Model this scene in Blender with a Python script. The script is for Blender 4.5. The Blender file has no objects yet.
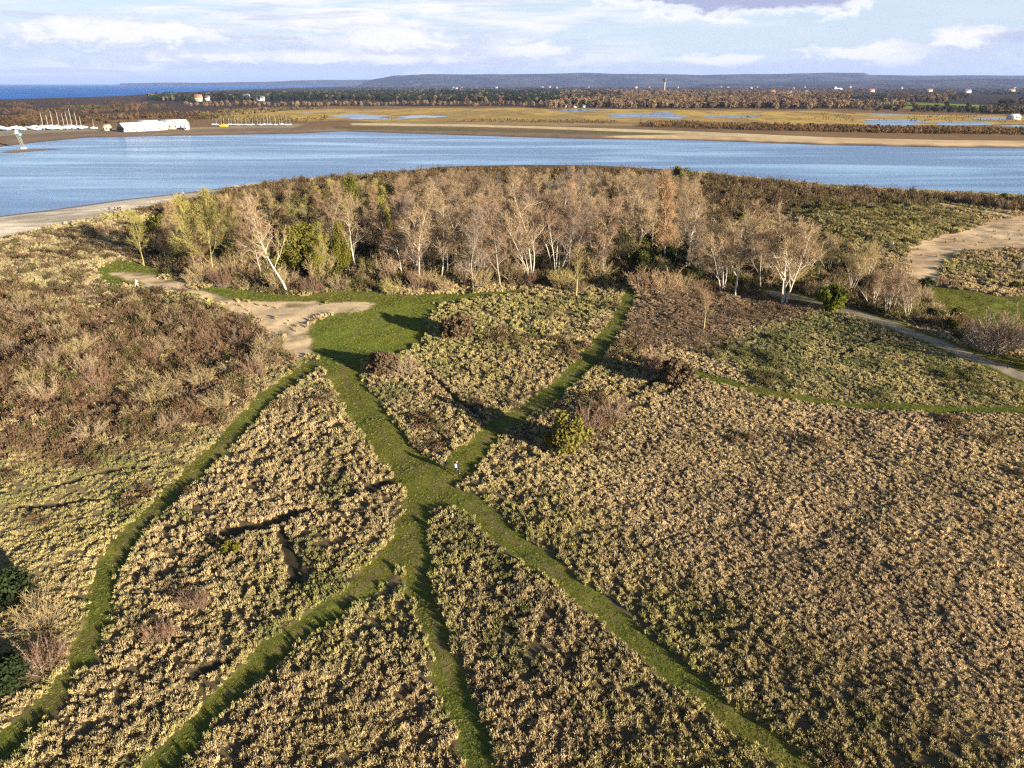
import bpy, bmesh, math, random
import numpy as np
from mathutils import Vector, Matrix
R = math.radians
SC = bpy.context.scene
COL = SC.collection

# ------------------------------------------------------------------ camera, sky, sun, exposure
CAM_H, PITCH, F = 38.0, 22.7, 718.0
cd = bpy.data.cameras.new('camera'); cam = bpy.data.objects.new('camera', cd); COL.objects.link(cam)
cd.sensor_width = 36; cd.lens = F/1024*36; cd.clip_start = 0.5; cd.clip_end = 120000
cam.location = (0, 0, CAM_H); cam.rotation_euler = (R(90-PITCH), 0, 0); SC.camera = cam

SUN_EL, SUN_X, SUN_Y = 12.0, 0.74, -0.67         # towards the sun, on the ground
SUN_AZ = math.atan2(SUN_X, SUN_Y)                # clockwise from +Y
SC.view_settings.view_transform = 'Standard'; SC.view_settings.look = 'None'
SC.view_settings.exposure = 1.6; SC.view_settings.gamma = 1.0
try: SC.view_settings.use_curve_mapping = False
except Exception: pass
SC.cycles.max_bounces = 5; SC.cycles.diffuse_bounces = 2; SC.cycles.glossy_bounces = 2
SC.cycles.transmission_bounces = 3; SC.cycles.transparent_max_bounces = 4; SC.cycles.volume_bounces = 0
SC.cycles.use_denoising = False
SC.cycles.pixel_filter_type = 'BLACKMAN_HARRIS'; SC.cycles.filter_width = 1.3
SC.cycles.sample_clamp_indirect = 4

sd = bpy.data.lights.new('sun', 'SUN'); sun = bpy.data.objects.new('sun', sd); COL.objects.link(sun)
sd.energy = 5.0; sd.angle = R(0.5); sd.color = (1.0, 0.88, 0.70)
sv = Vector((SUN_X, SUN_Y, math.tan(R(SUN_EL))*math.hypot(SUN_X, SUN_Y))).normalized()
sun.rotation_euler = sv.to_track_quat('Z', 'Y').to_euler(); sun.location = sv*300

class NT:
    """tiny node-tree writer"""
    def __init__(s, nt): s.nt = nt; nt.nodes.clear()
    def n(s, t, **kw):
        nd = s.nt.nodes.new(t)
        ins = kw.pop('ins', {})
        for k, v in kw.items(): setattr(nd, k, v)
        for k, v in ins.items():
            if hasattr(v, 'is_output') or hasattr(v, 'links'): s.nt.links.new(v, nd.inputs[k])
            else: nd.inputs[k].default_value = v
        return nd
    def m(s, op, a, b=0.0, c=None, clamp=False):
        i = {0: a, 1: b}
        if c is not None: i[2] = c
        return s.n('ShaderNodeMath', operation=op, use_clamp=clamp, ins=i).outputs[0]
    def mixc(s, f, a, b, mode='MIX'):
        nd = s.n('ShaderNodeMix', data_type='RGBA', blend_type=mode)
        for k, v in ((0, f), (6, a), (7, b)):
            if hasattr(v, 'links'): s.nt.links.new(v, nd.inputs[k])
            else: nd.inputs[k].default_value = v if k == 0 else (*v, 1)
        return nd.outputs[2]
    def noise(s, vec, scale, detail=4, rough=0.55, dist=0.0):
        nd = s.n('ShaderNodeTexNoise', ins={'Scale': scale, 'Detail': detail, 'Roughness': rough, 'Distortion': dist})
        if vec is not None: s.nt.links.new(vec, nd.inputs['Vector'])
        return nd.outputs['Fac']
    def ramp(s, f, lo, hi):
        return s.n('ShaderNodeMapRange', interpolation_type='SMOOTHSTEP', ins={0: f, 1: lo, 2: hi, 3: 0.0, 4: 1.0}).outputs[0]

w = bpy.data.worlds.new('World'); SC.world = w; w.use_nodes = True
T = NT(w.node_tree)
sky = T.n('ShaderNodeTexSky', sky_type='NISHITA', sun_disc=False, sun_elevation=R(SUN_EL), sun_rotation=SUN_AZ,
          altitude=30, air_density=0.7, dust_density=0.3, ozone_density=1.5)
geo = T.n('ShaderNodeTexCoord').outputs['Generated']
sx = T.n('ShaderNodeSeparateXYZ', ins={0: geo})
az = T.m('ARCTAN2', sx.outputs[0], sx.outputs[1]); el = T.m('ARCSINE', sx.outputs[2])
def cvec(su, sv_, off): 
    return T.n('ShaderNodeCombineXYZ', ins={0: T.m('MULTIPLY', az, su), 1: T.m('MULTIPLY', el, sv_), 2: off}).outputs[0]
def ell(cu, cv, ru, rv):
    a = T.m('POWER', T.m('DIVIDE', T.m('SUBTRACT', az, cu), ru), 2.0)
    b = T.m('POWER', T.m('DIVIDE', T.m('SUBTRACT', el, cv), rv), 2.0)
    return T.m('SUBTRACT', 1.0, T.m('SQRT', T.m('ADD', a, b)))
base = sky.outputs[0]
# high thin veil towards the horizon makes the low sky pale
low = T.m('SUBTRACT', 1.0, T.ramp(el, 0.09, 0.26))
veil = T.m('MULTIPLY', T.m('SUBTRACT', 1.0, T.ramp(el, 0.02, 0.30)), 0.85)
base = T.mixc(veil, base, (4.95, 5.75, 6.45))
# streaky bands, mostly to the left
n1 = T.noise(cvec(3.2, 26.0, 3.1), 1.7, 6, 0.62, 0.4)
left = T.m('SUBTRACT', 1.0, T.ramp(az, -0.15, 0.42))
st = T.m('MULTIPLY', T.m('MULTIPLY', low, T.ramp(n1, 0.40, 0.62)), T.m('ADD', T.m('MULTIPLY', left, 0.95), 0.12))
base = T.mixc(st, base, (7.2, 7.0, 7.1))
n2 = T.noise(cvec(4.0, 42.0, 8.7), 1.9, 6, 0.62, 0.6)
sh = T.m('MULTIPLY', T.ramp(n2, 0.50, 0.66), T.m('MULTIPLY', left, 0.75))
sh = T.m('MULTIPLY', sh, T.m('SUBTRACT', 1.0, T.ramp(el, 0.085, 0.16)))
base = T.mixc(sh, base, (4.6, 4.9, 6.0))
# cumulus heads low over the horizon
nb = T.noise(cvec(12.0, 30.0, 1.3), 2.0, 9, 0.66, 0.5)
for (cu, cv, ru, rv) in ((0.02, .034, .10, .026), (.44, .026, .16, .024), (.535, .040, .08, .026), (.66, .030, .13, .022), (-0.15, .042, .16, .03), (-.45, .045, .26, .03), (-.22, .022, .3, .014), (.25, .02, .18, .012)):
    e = ell(cu, cv, ru, rv)
    d = T.m('ADD', e, T.m('MULTIPLY', T.m('SUBTRACT', nb, 0.5), 2.2))
    base = T.mixc(T.m('MULTIPLY', T.ramp(d, -0.1, 0.7), 0.75), base, (4.3, 4.8, 6.1))
    d2 = T.m('ADD', ell(cu-.008, cv+.007, ru*.8, rv*.7), T.m('MULTIPLY', T.m('SUBTRACT', nb, 0.5), 2.6))
    base = T.mixc(T.m('MULTIPLY', T.ramp(d2, 0.15, 0.75), 0.95), base, (7.4, 7.2, 7.0))
# one mauve-grey cloud high in the middle right
nc = T.noise(cvec(9.0, 22.0, 5.5), 2.2, 7, 0.6, 0.3)
e = T.m('ADD', ell(.285, .108, .185, .040), T.m('MULTIPLY', T.m('SUBTRACT', nc, 0.5), 1.6))
base = T.mixc(T.ramp(e, -0.02, 0.22), base, (7.0, 7.0, 7.3))
e2 = T.m('ADD', ell(.288, .108, .17, .036), T.m('MULTIPLY', T.m('SUBTRACT', nc, 0.5), 1.3))
base = T.mixc(T.m('MULTIPLY', T.ramp(e2, 0.05, 0.3), 0.9), base, (2.7, 3.0, 4.5))
e = T.m('ADD', ell(.63, .046, .13, .009), T.m('MULTIPLY', T.m('SUBTRACT', nc, 0.5), 1.4))
base = T.mixc(T.m('MULTIPLY', T.ramp(e, 0.0, 0.5), 0.8), base, (3.6, 4.0, 5.5))
bg = T.n('ShaderNodeBackground', ins={0: base, 1: 0.05})
T.n('ShaderNodeOutputWorld', ins={0: bg.outputs[0]})

# ------------------------------------------------------------------ helpers
rng = np.random.default_rng(7); random.seed(7)
def P(x, y, z=0.0):
    """a point of the photograph taken to the level z in the place"""
    x = np.asarray(x, float); y = np.asarray(y, float)
    cx, cy = (x-512)/F, (384-y)/F
    p = R(PITCH); dy = math.cos(p)+cy*math.sin(p); dz = -math.sin(p)+cy*math.cos(p)
    t = (z-CAM_H)/dz
    return cx*t, dy*t
def PX(pts, z=0.0):
    a = np.array(pts, float); X, Y = P(a[:, 0], a[:, 1], z); return np.stack([X, Y], 1)

_lat = np.random.default_rng(3).random((256, 256))
def vnoise(x, y):
    xi = np.floor(x).astype(int); yi = np.floor(y).astype(int); fx = x-xi; fy = y-yi
    fx = fx*fx*(3-2*fx); fy = fy*fy*(3-2*fy)
    g = lambda i, j: _lat[(i) & 255, (j) & 255]
    return (g(xi, yi)*(1-fx)+g(xi+1, yi)*fx)*(1-fy)+(g(xi, yi+1)*(1-fx)+g(xi+1, yi+1)*fx)*fy
def fbm(x, y, s, o=4, sd=0.0):
    v = 0; a = 0.5; t = 0
    for k in range(o):
        v = v+a*vnoise(x/s+17.3*k+sd, y/s-9.1*k+sd*1.7); t += a; a *= .5; s *= .5
    return v/t
def sstep(a, b, x):
    t = np.clip((x-a)/(b-a), 0, 1); return t*t*(3-2*t)
def dpoly(X, Y, L, w=None):
    """distance to a polyline (minus a width that varies along it)"""
    best = np.full(X.shape, 1e9)
    for i in range(len(L)-1):
        ax, ay = L[i]; bx, by = L[i+1]; dx, dy = bx-ax, by-ay; l2 = dx*dx+dy*dy+1e-9
        t = np.clip(((X-ax)*dx+(Y-ay)*dy)/l2, 0, 1)
        d = np.hypot(X-ax-t*dx, Y-ay-t*dy)
        if w is not None: d = d-(w[i]*(1-t)+w[i+1]*t)
        best = np.minimum(best, d)
    return best
def inside(X, Y, L):
    c = np.zeros(X.shape, bool); n = len(L)
    for i in range(n):
        ax, ay = L[i]; bx, by = L[(i+1) % n]
        if ay == by: continue
        c ^= ((ay > Y) != (by > Y)) & (X < (bx-ax)*(Y-ay)/(by-ay)+ax)
    return c
def spoly(X, Y, L):
    """signed distance to a polygon, positive inside"""
    d = dpoly(X, Y, list(L)+[L[0]]); return np.where(inside(X, Y, L), d, -d)

# ------------------------------------------------------------------ the lie of the land (world metres)
WZ = -1.5
SH = [(-420, 262), (-160, 232), (0, 216), (60, 208.5), (120, 200), (160, 195.5), (200, 191), (250, 184.5), (330, 177.5), (390, 172), (450, 168), (520, 166.5), (600, 167), (680, 172),
      (760, 180.5), (830, 187), (900, 192), (960, 194.5), (1024, 197.5), (1140, 203), (1400, 214)]
SHW = PX(SH, WZ)
NEAR = np.vstack([[[-1200, SHW[0][1]-90]], SHW, [[1500, SHW[-1][1]-60], [1500, -200], [-1200, -200]]])
FSH = [(-700, 168), (-300, 158), (0, 147), (40, 142), (90, 137.5), (200, 135.5), (300, 133.5), (345, 131.5), (420, 134), (560, 138.5), (700, 140.5), (820, 145), (940, 147.5), (1024, 148.5), (1300, 151), (1700, 156)]
FSHW = PX(FSH, WZ)
def PXW(pts, wpx):      # polyline in world metres with half widths given in metres
    return PX(pts), wpx
PATHS = {
 'sw': PXW([(425, 488), (405, 545), (360, 590), (300, 632), (250, 675), (200, 725), (150, 780), (100, 830)], [1.5, 1.25, 1.0, .95, .9, .9, .9, .9]),
 's': PXW([(425, 488), (412, 530), (420, 580), (438, 640), (455, 690), (475, 740), (492, 800)], [1.5, 1.1, .85, .78, .75, .72, .7]),
 'se': PXW([(425, 488), (470, 506), (520, 546), (580, 590), (640, 638), (700, 688), (760, 737), (830, 790)], [1.6, 1.3, 1.05, .95, .9, .85, .8, .8]),
 'nw': PXW([(430, 488), (395, 450), (368, 415), (348, 385), (340, 360), (350, 335), (380, 318)], [2.1, 2.0, 1.9, 2.0, 2.4, 4.5, 7.0]),
 'ne': PXW([(435, 490), (466, 462), (492, 432), (535, 406), (572, 378), (598, 350), (617, 322), (632, 290)], [1.6, 1.5, 1.2, 1.3, 1.3, 1.5, 1.0, .8]),
 'w': PXW([(345, 358), (310, 368), (270, 395), (230, 436), (180, 485), (130, 537), (105, 578), (99, 620), (80, 665), (42, 712), (0, 752), (-60, 800)], [1.6, 1.5, 1.2, 1.05, 1.0, .95, .85, .7, .65, .65, .7, .7]),
 'verge': PXW([(215, 292), (262, 298), (300, 300), (345, 296), (400, 300), (460, 296), (520, 290)], [3.0, 3.0, 2.5, 4, 4, 2, 1]),
 'trail': PXW([(690, 372), (760, 392), (850, 405), (940, 409.5), (1024, 410), (1120, 408)], [.75, .8, .75, .8, .8, .8]),
 'worn': PXW([(380, 345), (450, 347.5), (530, 350), (600, 346)], [.8, .8, .8, 1.2]),
}
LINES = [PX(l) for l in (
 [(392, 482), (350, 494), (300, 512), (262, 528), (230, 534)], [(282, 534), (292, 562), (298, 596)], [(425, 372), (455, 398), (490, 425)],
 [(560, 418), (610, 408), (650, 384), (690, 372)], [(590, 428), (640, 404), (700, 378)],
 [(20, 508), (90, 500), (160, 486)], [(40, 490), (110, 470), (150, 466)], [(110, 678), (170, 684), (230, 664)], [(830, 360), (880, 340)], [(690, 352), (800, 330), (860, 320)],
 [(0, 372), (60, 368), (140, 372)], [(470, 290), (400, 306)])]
def half(y): return 1.0
POLY = {k: PX(v) for k, v in {
 'lawn': [(300, 348), (318, 322), (350, 305), (400, 300), (440, 303), (425, 320), (430, 335), (400, 352), (370, 360), (335, 368)],
 'lawn2': [(95, 272), (118, 262), (140, 262), (165, 272), (140, 284), (110, 286)],
 'lawn3': [(925, 286), (1000, 298), (1060, 300), (1060, 332), (990, 330), (950, 312)],
 'lawn4': [(905, 322), (960, 345), (1060, 366), (1060, 384), (960, 350)],
 'sand': [(236, 306), (300, 303), (362, 304), (372, 309), (335, 316), (306, 322), (298, 336), (312, 352), (300, 358), (282, 336), (262, 322)],
 'sand2': [(895, 262), (915, 246), (950, 233), (1000, 219), (1090, 208), (1090, 250), (1000, 250), (965, 252), (948, 262), (935, 282), (918, 278)],
 'heath': [(632, 302), (680, 292), (760, 294), (815, 300), (800, 320), (745, 328), (735, 352), (690, 352), (640, 345), (618, 330)],
 'green': [(700, 352), (745, 330), (830, 308), (930, 348), (1100, 400), (1100, 408), (850, 402), (760, 388)],
 'scrub': [(-200, 300), (0, 292), (60, 285), (120, 290), (190, 300), (250, 325), (285, 345), (262, 375), (215, 418), (120, 450), (0, 470), (-200, 520)],
 'dune': [(-250, 262), (0, 238), (60, 226), (130, 222), (150, 255), (110, 270), (110, 290), (0, 300), (-200, 305)],
 'yellow': [(-200, 510), (0, 470), (120, 450), (215, 418), (285, 362), (262, 395), (190, 470), (120, 540), (98, 600), (60, 680), (-40, 760), (-300, 800)],
 'wood': [(128, 262), (150, 240), (205, 222), (270, 212), (350, 192), (440, 186), (560, 186), (690, 196), (720, 230), (840, 240), (905, 285), (960, 330), (900, 322), (830, 300), (730, 292), (690, 288), (560, 288), (480, 280), (400, 286), (345, 290), (280, 294), (200, 282)],
 'buck': [(150, 212), (250, 188), (330, 180), (450, 171), (600, 170), (680, 175), (830, 190), (960, 198), (1200, 214), (1200, 232), (960, 204), (900, 208), (780, 214), (720, 225), (600, 196), (450, 190), (300, 200), (200, 222)],
 'mound': [(780, 214), (830, 206), (900, 206), (960, 214), (985, 222), (930, 240), (905, 258), (850, 244), (790, 232)],
 'bank': [(900, 290), (925, 286), (980, 330), (1000, 345), (960, 340)],
 'beach': [(-400, 300), (-200, 254), (0, 241), (50, 229), (100, 216), (150, 207), (200, 197), (260, 188), (200, 180), (0, 200), (-400, 240)],
}.items()}
SAND1 = PX([(112, 274), (135, 276), (165, 285), (205, 296), (250, 308), (290, 322)]), [.8, 1.8, 3.0, 2.6, 2.6, 3.2]
SANDP = PX([(1060, 226), (1010, 216), (960, 207), (930, 202)]), [2.0, 1.2, 1.2, 1.0]
GRAVEL = PX([(770, 292), (830, 306), (880, 322), (940, 346), (1024, 378), (1120, 420)]), [1.2, 1.2, 1.35, 1.5, 1.5, 1.5]

def shore(X, Y): return np.where(Y > 60, spoly(X, Y, NEAR), 200.0)
def hnear(X, Y, s=None):
    X = np.asarray(X, float); Y = np.asarray(Y, float)
    if s is None: s = shore(X, Y)
    k = np.where(X < -40, .07, .22)
    b = np.minimum(0.0, WZ+(s*k)); b = np.maximum(b, -5)
    inl = sstep(4, 25, s)
    h = b+inl*(fbm(X, Y, 34, 4)-.5)*1.0+inl*(fbm(X, Y, 5, 3, 4.)-.5)*.5
    dn = sstep(-3, 10, spoly(X, Y, POLY['scrub']))+sstep(-3, 12, spoly(X, Y, POLY['dune']))
    h = h+np.clip(dn, 0, 1)*((fbm(X, Y, 16, 4, 9.)-.38)*5.0+.2)*inl
    h = h+sstep(-2, 14, spoly(X, Y, POLY['mound']))*1.8
    return h
def zones(X, Y, s=None):
    """soft masks 0..1 for what grows or lies on the near bank"""
    if s is None: s = shore(X, Y)
    wob = (fbm(X, Y, 2.2, 3, 1.)-.5)
    wob2 = (fbm(X, Y, 9., 3, 2.)-.5)
    z = {}
    g = np.full(X.shape, -99.0)
    for k, (L, wd) in PATHS.items():
        if k in ('worn',): continue
        g = np.maximum(g, .22-dpoly(X, Y, L, wd))
    for k in ('lawn', 'lawn2', 'lawn3', 'lawn4'): g = np.maximum(g, spoly(X, Y, POLY[k])+wob2*3)
    gr = -dpoly(X, Y, *GRAVEL)
    g = np.maximum(g, np.where(gr > -1.6, gr+1.2, -99))
    z['grass'] = sstep(-.25, .35, g+.08+wob*1.0+wob2*.2)
    z['worn'] = sstep(-1.2, .2, -dpoly(X, Y, *PATHS['worn'])+wob*2)
    sd_ = np.maximum(np.maximum(-dpoly(X, Y, *SAND1), -dpoly(X, Y, *SANDP)), np.maximum(spoly(X, Y, POLY['sand']), spoly(X, Y, POLY['sand2'])))
    z['sand'] = sstep(-.8, .8, sd_+wob2*5.5+wob*2.5)
    z['gravel'] = sstep(-.3, .3, gr+wob*.7)
    z['beach'] = np.maximum(sstep(-1.5, 2.5, spoly(X, Y, POLY['beach'])+wob2*8), sstep(6, 2, s+wob2*4))
    for k, a in (('heath', 3), ('green', 4), ('scrub', 4), ('dune', 4), ('yellow', 5), ('wood', 2.5), ('buck', 5), ('mound', 4), ('bank', 2)):
        z[k] = sstep(-a, a, spoly(X, Y, POLY[k])+wob2*2.5*a)
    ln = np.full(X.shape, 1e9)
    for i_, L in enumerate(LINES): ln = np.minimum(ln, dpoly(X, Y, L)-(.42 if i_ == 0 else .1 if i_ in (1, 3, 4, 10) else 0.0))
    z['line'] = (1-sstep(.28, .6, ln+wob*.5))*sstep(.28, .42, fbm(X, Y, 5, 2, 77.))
    return z
def ground_z(x, y): return float(hnear(np.array([x]), np.array([y]))[0])
def PG(x, y):
    """photograph point to the near-bank ground"""
    z = 0.0
    for _ in range(5):
        X, Y = P(x, y, z); z = ground_z(float(X), float(Y))
    return float(X), float(Y), z

# ------------------------------------------------------------------ materials
def principled(name, rough=.9, spec=.15):
    m = bpy.data.materials.new(name); m.use_nodes = True; t = NT(m.node_tree)
    b = t.n('ShaderNodeBsdfPrincipled', ins={'Roughness': rough, 'Specular IOR Level': spec})
    t.n('ShaderNodeOutputMaterial', ins={0: b.outputs[0]}); return m, t, b
def M(name, c, rough=.8, var=.25, scale=2.0, spec=.2, bump=0.0):
    m, t, b = principled(name, rough, spec)
    tc = t.n('ShaderNodeTexCoord').outputs['Object']
    f = t.noise(tc, scale, 4)
    col = t.mixc(f, tuple(v*(1-var) for v in c), tuple(min(1, v*(1+var)) for v in c))
    t.nt.links.new(col, b.inputs['Base Color'])
    if bump:
        bp = t.n('ShaderNodeBump', ins={'Strength': bump, 'Distance': .1, 'Height': f}); t.nt.links.new(bp.outputs[0], b.inputs['Normal'])
    return m
def foliage(name, c, trans=.25, var=.35, attr=False, scale=.6):
    """thin leaves, blades and twigs: diffuse plus some light through; colour varies per thing and within it"""
    m = bpy.data.materials.new(name); m.use_nodes = True; t = NT(m.node_tree)
    if attr:
        col = t.n('ShaderNodeAttribute', attribute_type='INSTANCER', attribute_name='tint').outputs['Color']
    else:
        oi = t.n('ShaderNodeObjectInfo').outputs['Random']
        col = t.mixc(oi, tuple(v*(1-var*.6) for v in c), tuple(min(1, v*(1+var*.6)) for v in c))
    f = t.noise(t.n('ShaderNodeTexCoord').outputs['Object'], scale, 3)
    k = t.m('MULTIPLY_ADD', f, var*2, 1-var)
    hs = t.n('ShaderNodeVectorMath', operation='SCALE', ins={0: col, 3: k}).outputs[0]
    d = t.n('ShaderNodeBsdfDiffuse', ins={0: hs}); tr = t.n('ShaderNodeBsdfTranslucent', ins={0: hs})
    mx = t.n('ShaderNodeMixShader', ins={0: trans, 1: d.outputs[0], 2: tr.outputs[0]})
    t.n('ShaderNodeOutputMaterial', ins={0: mx.outputs[0]}); return m

def ground_mat(name, near=True):
    m, t, b = principled(name, .95, .08)
    col = t.n('ShaderNodeAttribute', attribute_type='GEOMETRY', attribute_name='tint').outputs['Color']
    pos = t.n('ShaderNodeNewGeometry').outputs['Position']
    if near:
        f = t.noise(pos, 3.0, 6, .65); f2 = t.noise(pos, .25, 4)
        k = t.m('ADD', t.m('MULTIPLY', f, .7), t.m('MULTIPLY_ADD', f2, .6, .35))
    else:
        mp = t.n('ShaderNodeVectorMath', operation='MULTIPLY', ins={0: pos, 1: (1.0, .35, 1.0)}).outputs[0]
        f = t.noise(mp, .12, 6, .7); f2 = t.noise(mp, .015, 4)
        k = t.m('ADD', t.m('MULTIPLY', f, .9), t.m('MULTIPLY_ADD', f2, .7, .2))
    hs = t.n('ShaderNodeVectorMath', operation='SCALE', ins={0: col, 3: k}).outputs[0]
    t.nt.links.new(hs, b.inputs['Base Color'])
    if near:
        fb = t.noise(pos, 9.0, 5, .7)
        bp = t.n('ShaderNodeBump', ins={'Strength': .45, 'Distance': .10, 'Height': fb}); t.nt.links.new(bp.outputs[0], b.inputs['Normal'])
    return m
MAT = {
 'near_ground': ground_mat('near_ground_material'), 'far_ground': ground_mat('far_ground_material', False),
 'blade': foliage('grass_blade', (.3, .25, .15), .2, .3, attr=True, scale=2.5),
 'tree_stuff': foliage('far_foliage', (.2, .15, .1), .1, .45, attr=True, scale=.25),
 'bark_pale': M('pale_bark', (.47, .42, .34), .8, .3, 3, bump=.3), 'bark_grey': M('grey_bark', (.30, .25, .20), .9, .3, 3, bump=.3),
 'bark_dark': M('dark_bark', (.10, .08, .06), .9, .3, 3), 'bark_yellow': M('yellow_bark', (.33, .28, .12), .85, .3, 3),
 'twig_beige': foliage('beige_twigs', (.36, .26, .15), .15, .3), 'twig_pink': foliage('pinkish_twigs', (.32, .215, .135), .15, .3),
 'twig_orange': foliage('orange_twigs', (.38, .25, .14), .15, .25), 'twig_brown': foliage('brown_twigs', (.25, .145, .09), .15, .35),
 'twig_gold': foliage('golden_twigs', (.36, .31, .10), .2, .35),
 'twig_straw': foliage('straw_stems', (.40, .30, .14), .2, .25), 'twig_grey': foliage('grey_twigs', (.27, .21, .16), .15, .25),
 'leaf_yellow': foliage('yellow_green_leaves', (.19, .175, .03), .2, .5, scale=1.5), 'leaf_olive': foliage('olive_leaves', (.13, .13, .03), .25, .4),
 'leaf_moss': foliage('mossy_leaves', (.25, .22, .055), .2, .5, scale=1.2),
 'leaf_dark': foliage('dark_evergreen_leaves', (.045, .06, .025), .2, .4), 'leaf_bright': foliage('bright_green_leaves', (.17, .19, .03), .35, .35),
 'leaf_red': foliage('russet_scrub_leaves', (.16, .11, .065), .2, .4),
 'white_paint': M('white_paint', (.62, .61, .58), .5, .06), 'hull_white': M('white_hull', (.62, .63, .65), .35, .06, spec=.4), 'hull_blue': M('blue_hull', (.07, .14, .3), .35, .1, spec=.4),
 'metal': M('mast_metal', (.55, .55, .55), .4, .1, spec=.5), 'glass_dark': M('dark_glass', (.02, .025, .035), .15, .1, spec=.6),
 'cream': M('cream_wall', (.50, .42, .28), .8, .1), 'roof_white': M('white_sheet_roof', (.50, .51, .54), .5, .08), 'tile': M('clay_tile', (.35, .15, .09), .8, .2),
 'slate': M('slate_roof', (.12, .12, .14), .7, .2), 'stone': M('pale_stone', (.42, .38, .31), .9, .2, bump=.3), 'concrete': M('pale_concrete', (.5, .46, .38), .85, .15),
 'weathered': M('weathered_steel', (.24, .22, .20), .8, .2),
 'teal': M('teal_paint', (.12, .35, .33), .5, .1), 'yellow_paint': M('yellow_cover', (.75, .55, .03), .6, .1),
 'skin': M('skin', (.5, .3, .22), .6, .08), 'cloth_black': M('black_cloth', (.02, .02, .025), .9, .2), 'cloth_navy': M('navy_cloth', (.03, .04, .08), .9, .2),
 'cloth_white': M('white_cloth', (.75, .75, .76), .8, .05), 'cloth_blue': M('light_blue_cloth', (.35, .5, .68), .8, .1), 'cloth_grey': M('grey_cloth', (.2, .2, .22), .9, .15),
 'hair': M('dark_hair', (.05, .03, .02), .7, .2), 'cloth_red': M('red_cloth', (.4, .08, .07), .85, .1), 'fur': M('black_fur', (.03, .025, .02), .9, .2),
}
def water_mat(name, base, rough, scale, bump, streak=True, spec=.5):
    m, t, b = principled(name, rough, spec)
    pos = t.n('ShaderNodeNewGeometry').outputs['Position']
    mp = t.n('ShaderNodeVectorMath', operation='MULTIPLY', ins={0: pos, 1: (1.0, 1.6, 1.0)}).outputs[0]
    big = t.n('ShaderNodeVectorMath', operation='MULTIPLY', ins={0: pos, 1: (.10, .55, 1.0)}).outputs[0]
    s = t.ramp(t.noise(big, .055, 5, .6, .6), .42, .66)
    f = t.noise(mp, scale, 4, .6)
    st = t.m('MULTIPLY_ADD', s, -.9*bump if streak else 0, bump)
    bp = t.n('ShaderNodeBump', ins={'Strength': st, 'Distance': .6, 'Height': f})
    t.nt.links.new(bp.outputs[0], b.inputs['Normal'])
    c = t.mixc(s, base, tuple(min(.8, v*2.0) for v in base)); t.nt.links.new(c, b.inputs['Base Color'])  # streaks also get a paler water colour, standing in for reflected sky
    t.nt.links.new(t.m('MULTIPLY_ADD', s, -.06, rough), b.inputs['Roughness'])
    b.inputs['IOR'].default_value = 1.333
    return m
MAT['river'] = water_mat('river_water', (.15, .27, .48), .25, .9, .85, spec=.4)
MAT['sea'] = water_mat('sea_water', (.004, .10, .36), .45, .25, 1.0, spec=.06)
MAT['pond'] = water_mat('pond_water', (.10, .17, .27), .2, .9, .35)

def mesh(name, V, Fq, mats, tri=None, tint=None, smooth=False, midx=None):
    """numpy verts + quad/tri face arrays -> mesh"""
    me = bpy.data.meshes.new(name)
    V = np.asarray(V, np.float32).reshape(-1, 3); parts = []
    if Fq is not None and len(Fq): parts.append(np.asarray(Fq, np.int32).reshape(-1, 4))
    if tri is not None and len(tri): parts.append(np.asarray(tri, np.int32).reshape(-1, 3))
    tot = np.concatenate([np.full(len(p), p.shape[1], np.int32) for p in parts]); li = np.concatenate([p.ravel() for p in parts])
    st = np.concatenate([[0], np.cumsum(tot)[:-1]]).astype(np.int32)
    me.vertices.add(len(V)); me.vertices.foreach_set('co', V.ravel())
    me.loops.add(len(li)); me.loops.foreach_set('vertex_index', li)
    me.polygons.add(len(tot)); me.polygons.foreach_set('loop_start', st); me.polygons.foreach_set('loop_total', tot)
    if midx is not None: me.polygons.foreach_set('material_index', np.asarray(midx, np.int32))
    me.update(calc_edges=True)
    if smooth: me.polygons.foreach_set('use_smooth', np.ones(len(tot), bool))
    if tint is not None:
        a = me.attributes.new('tint', 'FLOAT_COLOR', 'POINT'); c = np.ones((len(V), 4), np.float32); c[:, :3] = tint; a.data.foreach_set('color', c.ravel())
    for m in (mats if isinstance(mats, (list, tuple)) else [mats]): me.materials.append(m)
    return me
def link(name, me, parent=None, loc=None, **props):
    o = bpy.data.objects.new(name, me); COL.objects.link(o)
    if parent: o.parent = parent
    if loc is not None: o.location = loc
    for k, v in props.items(): o[k] = v
    return o
def thing(name, label, cat, loc=(0, 0, 0), rz=0, group=None, s=1.0):
    o = link(name, None, None, loc, label=label, category=cat)
    o.rotation_euler = (0, 0, rz); o.scale = (s, s, s); o.empty_display_size = .3
    if group: o['group'] = group
    return o

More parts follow.
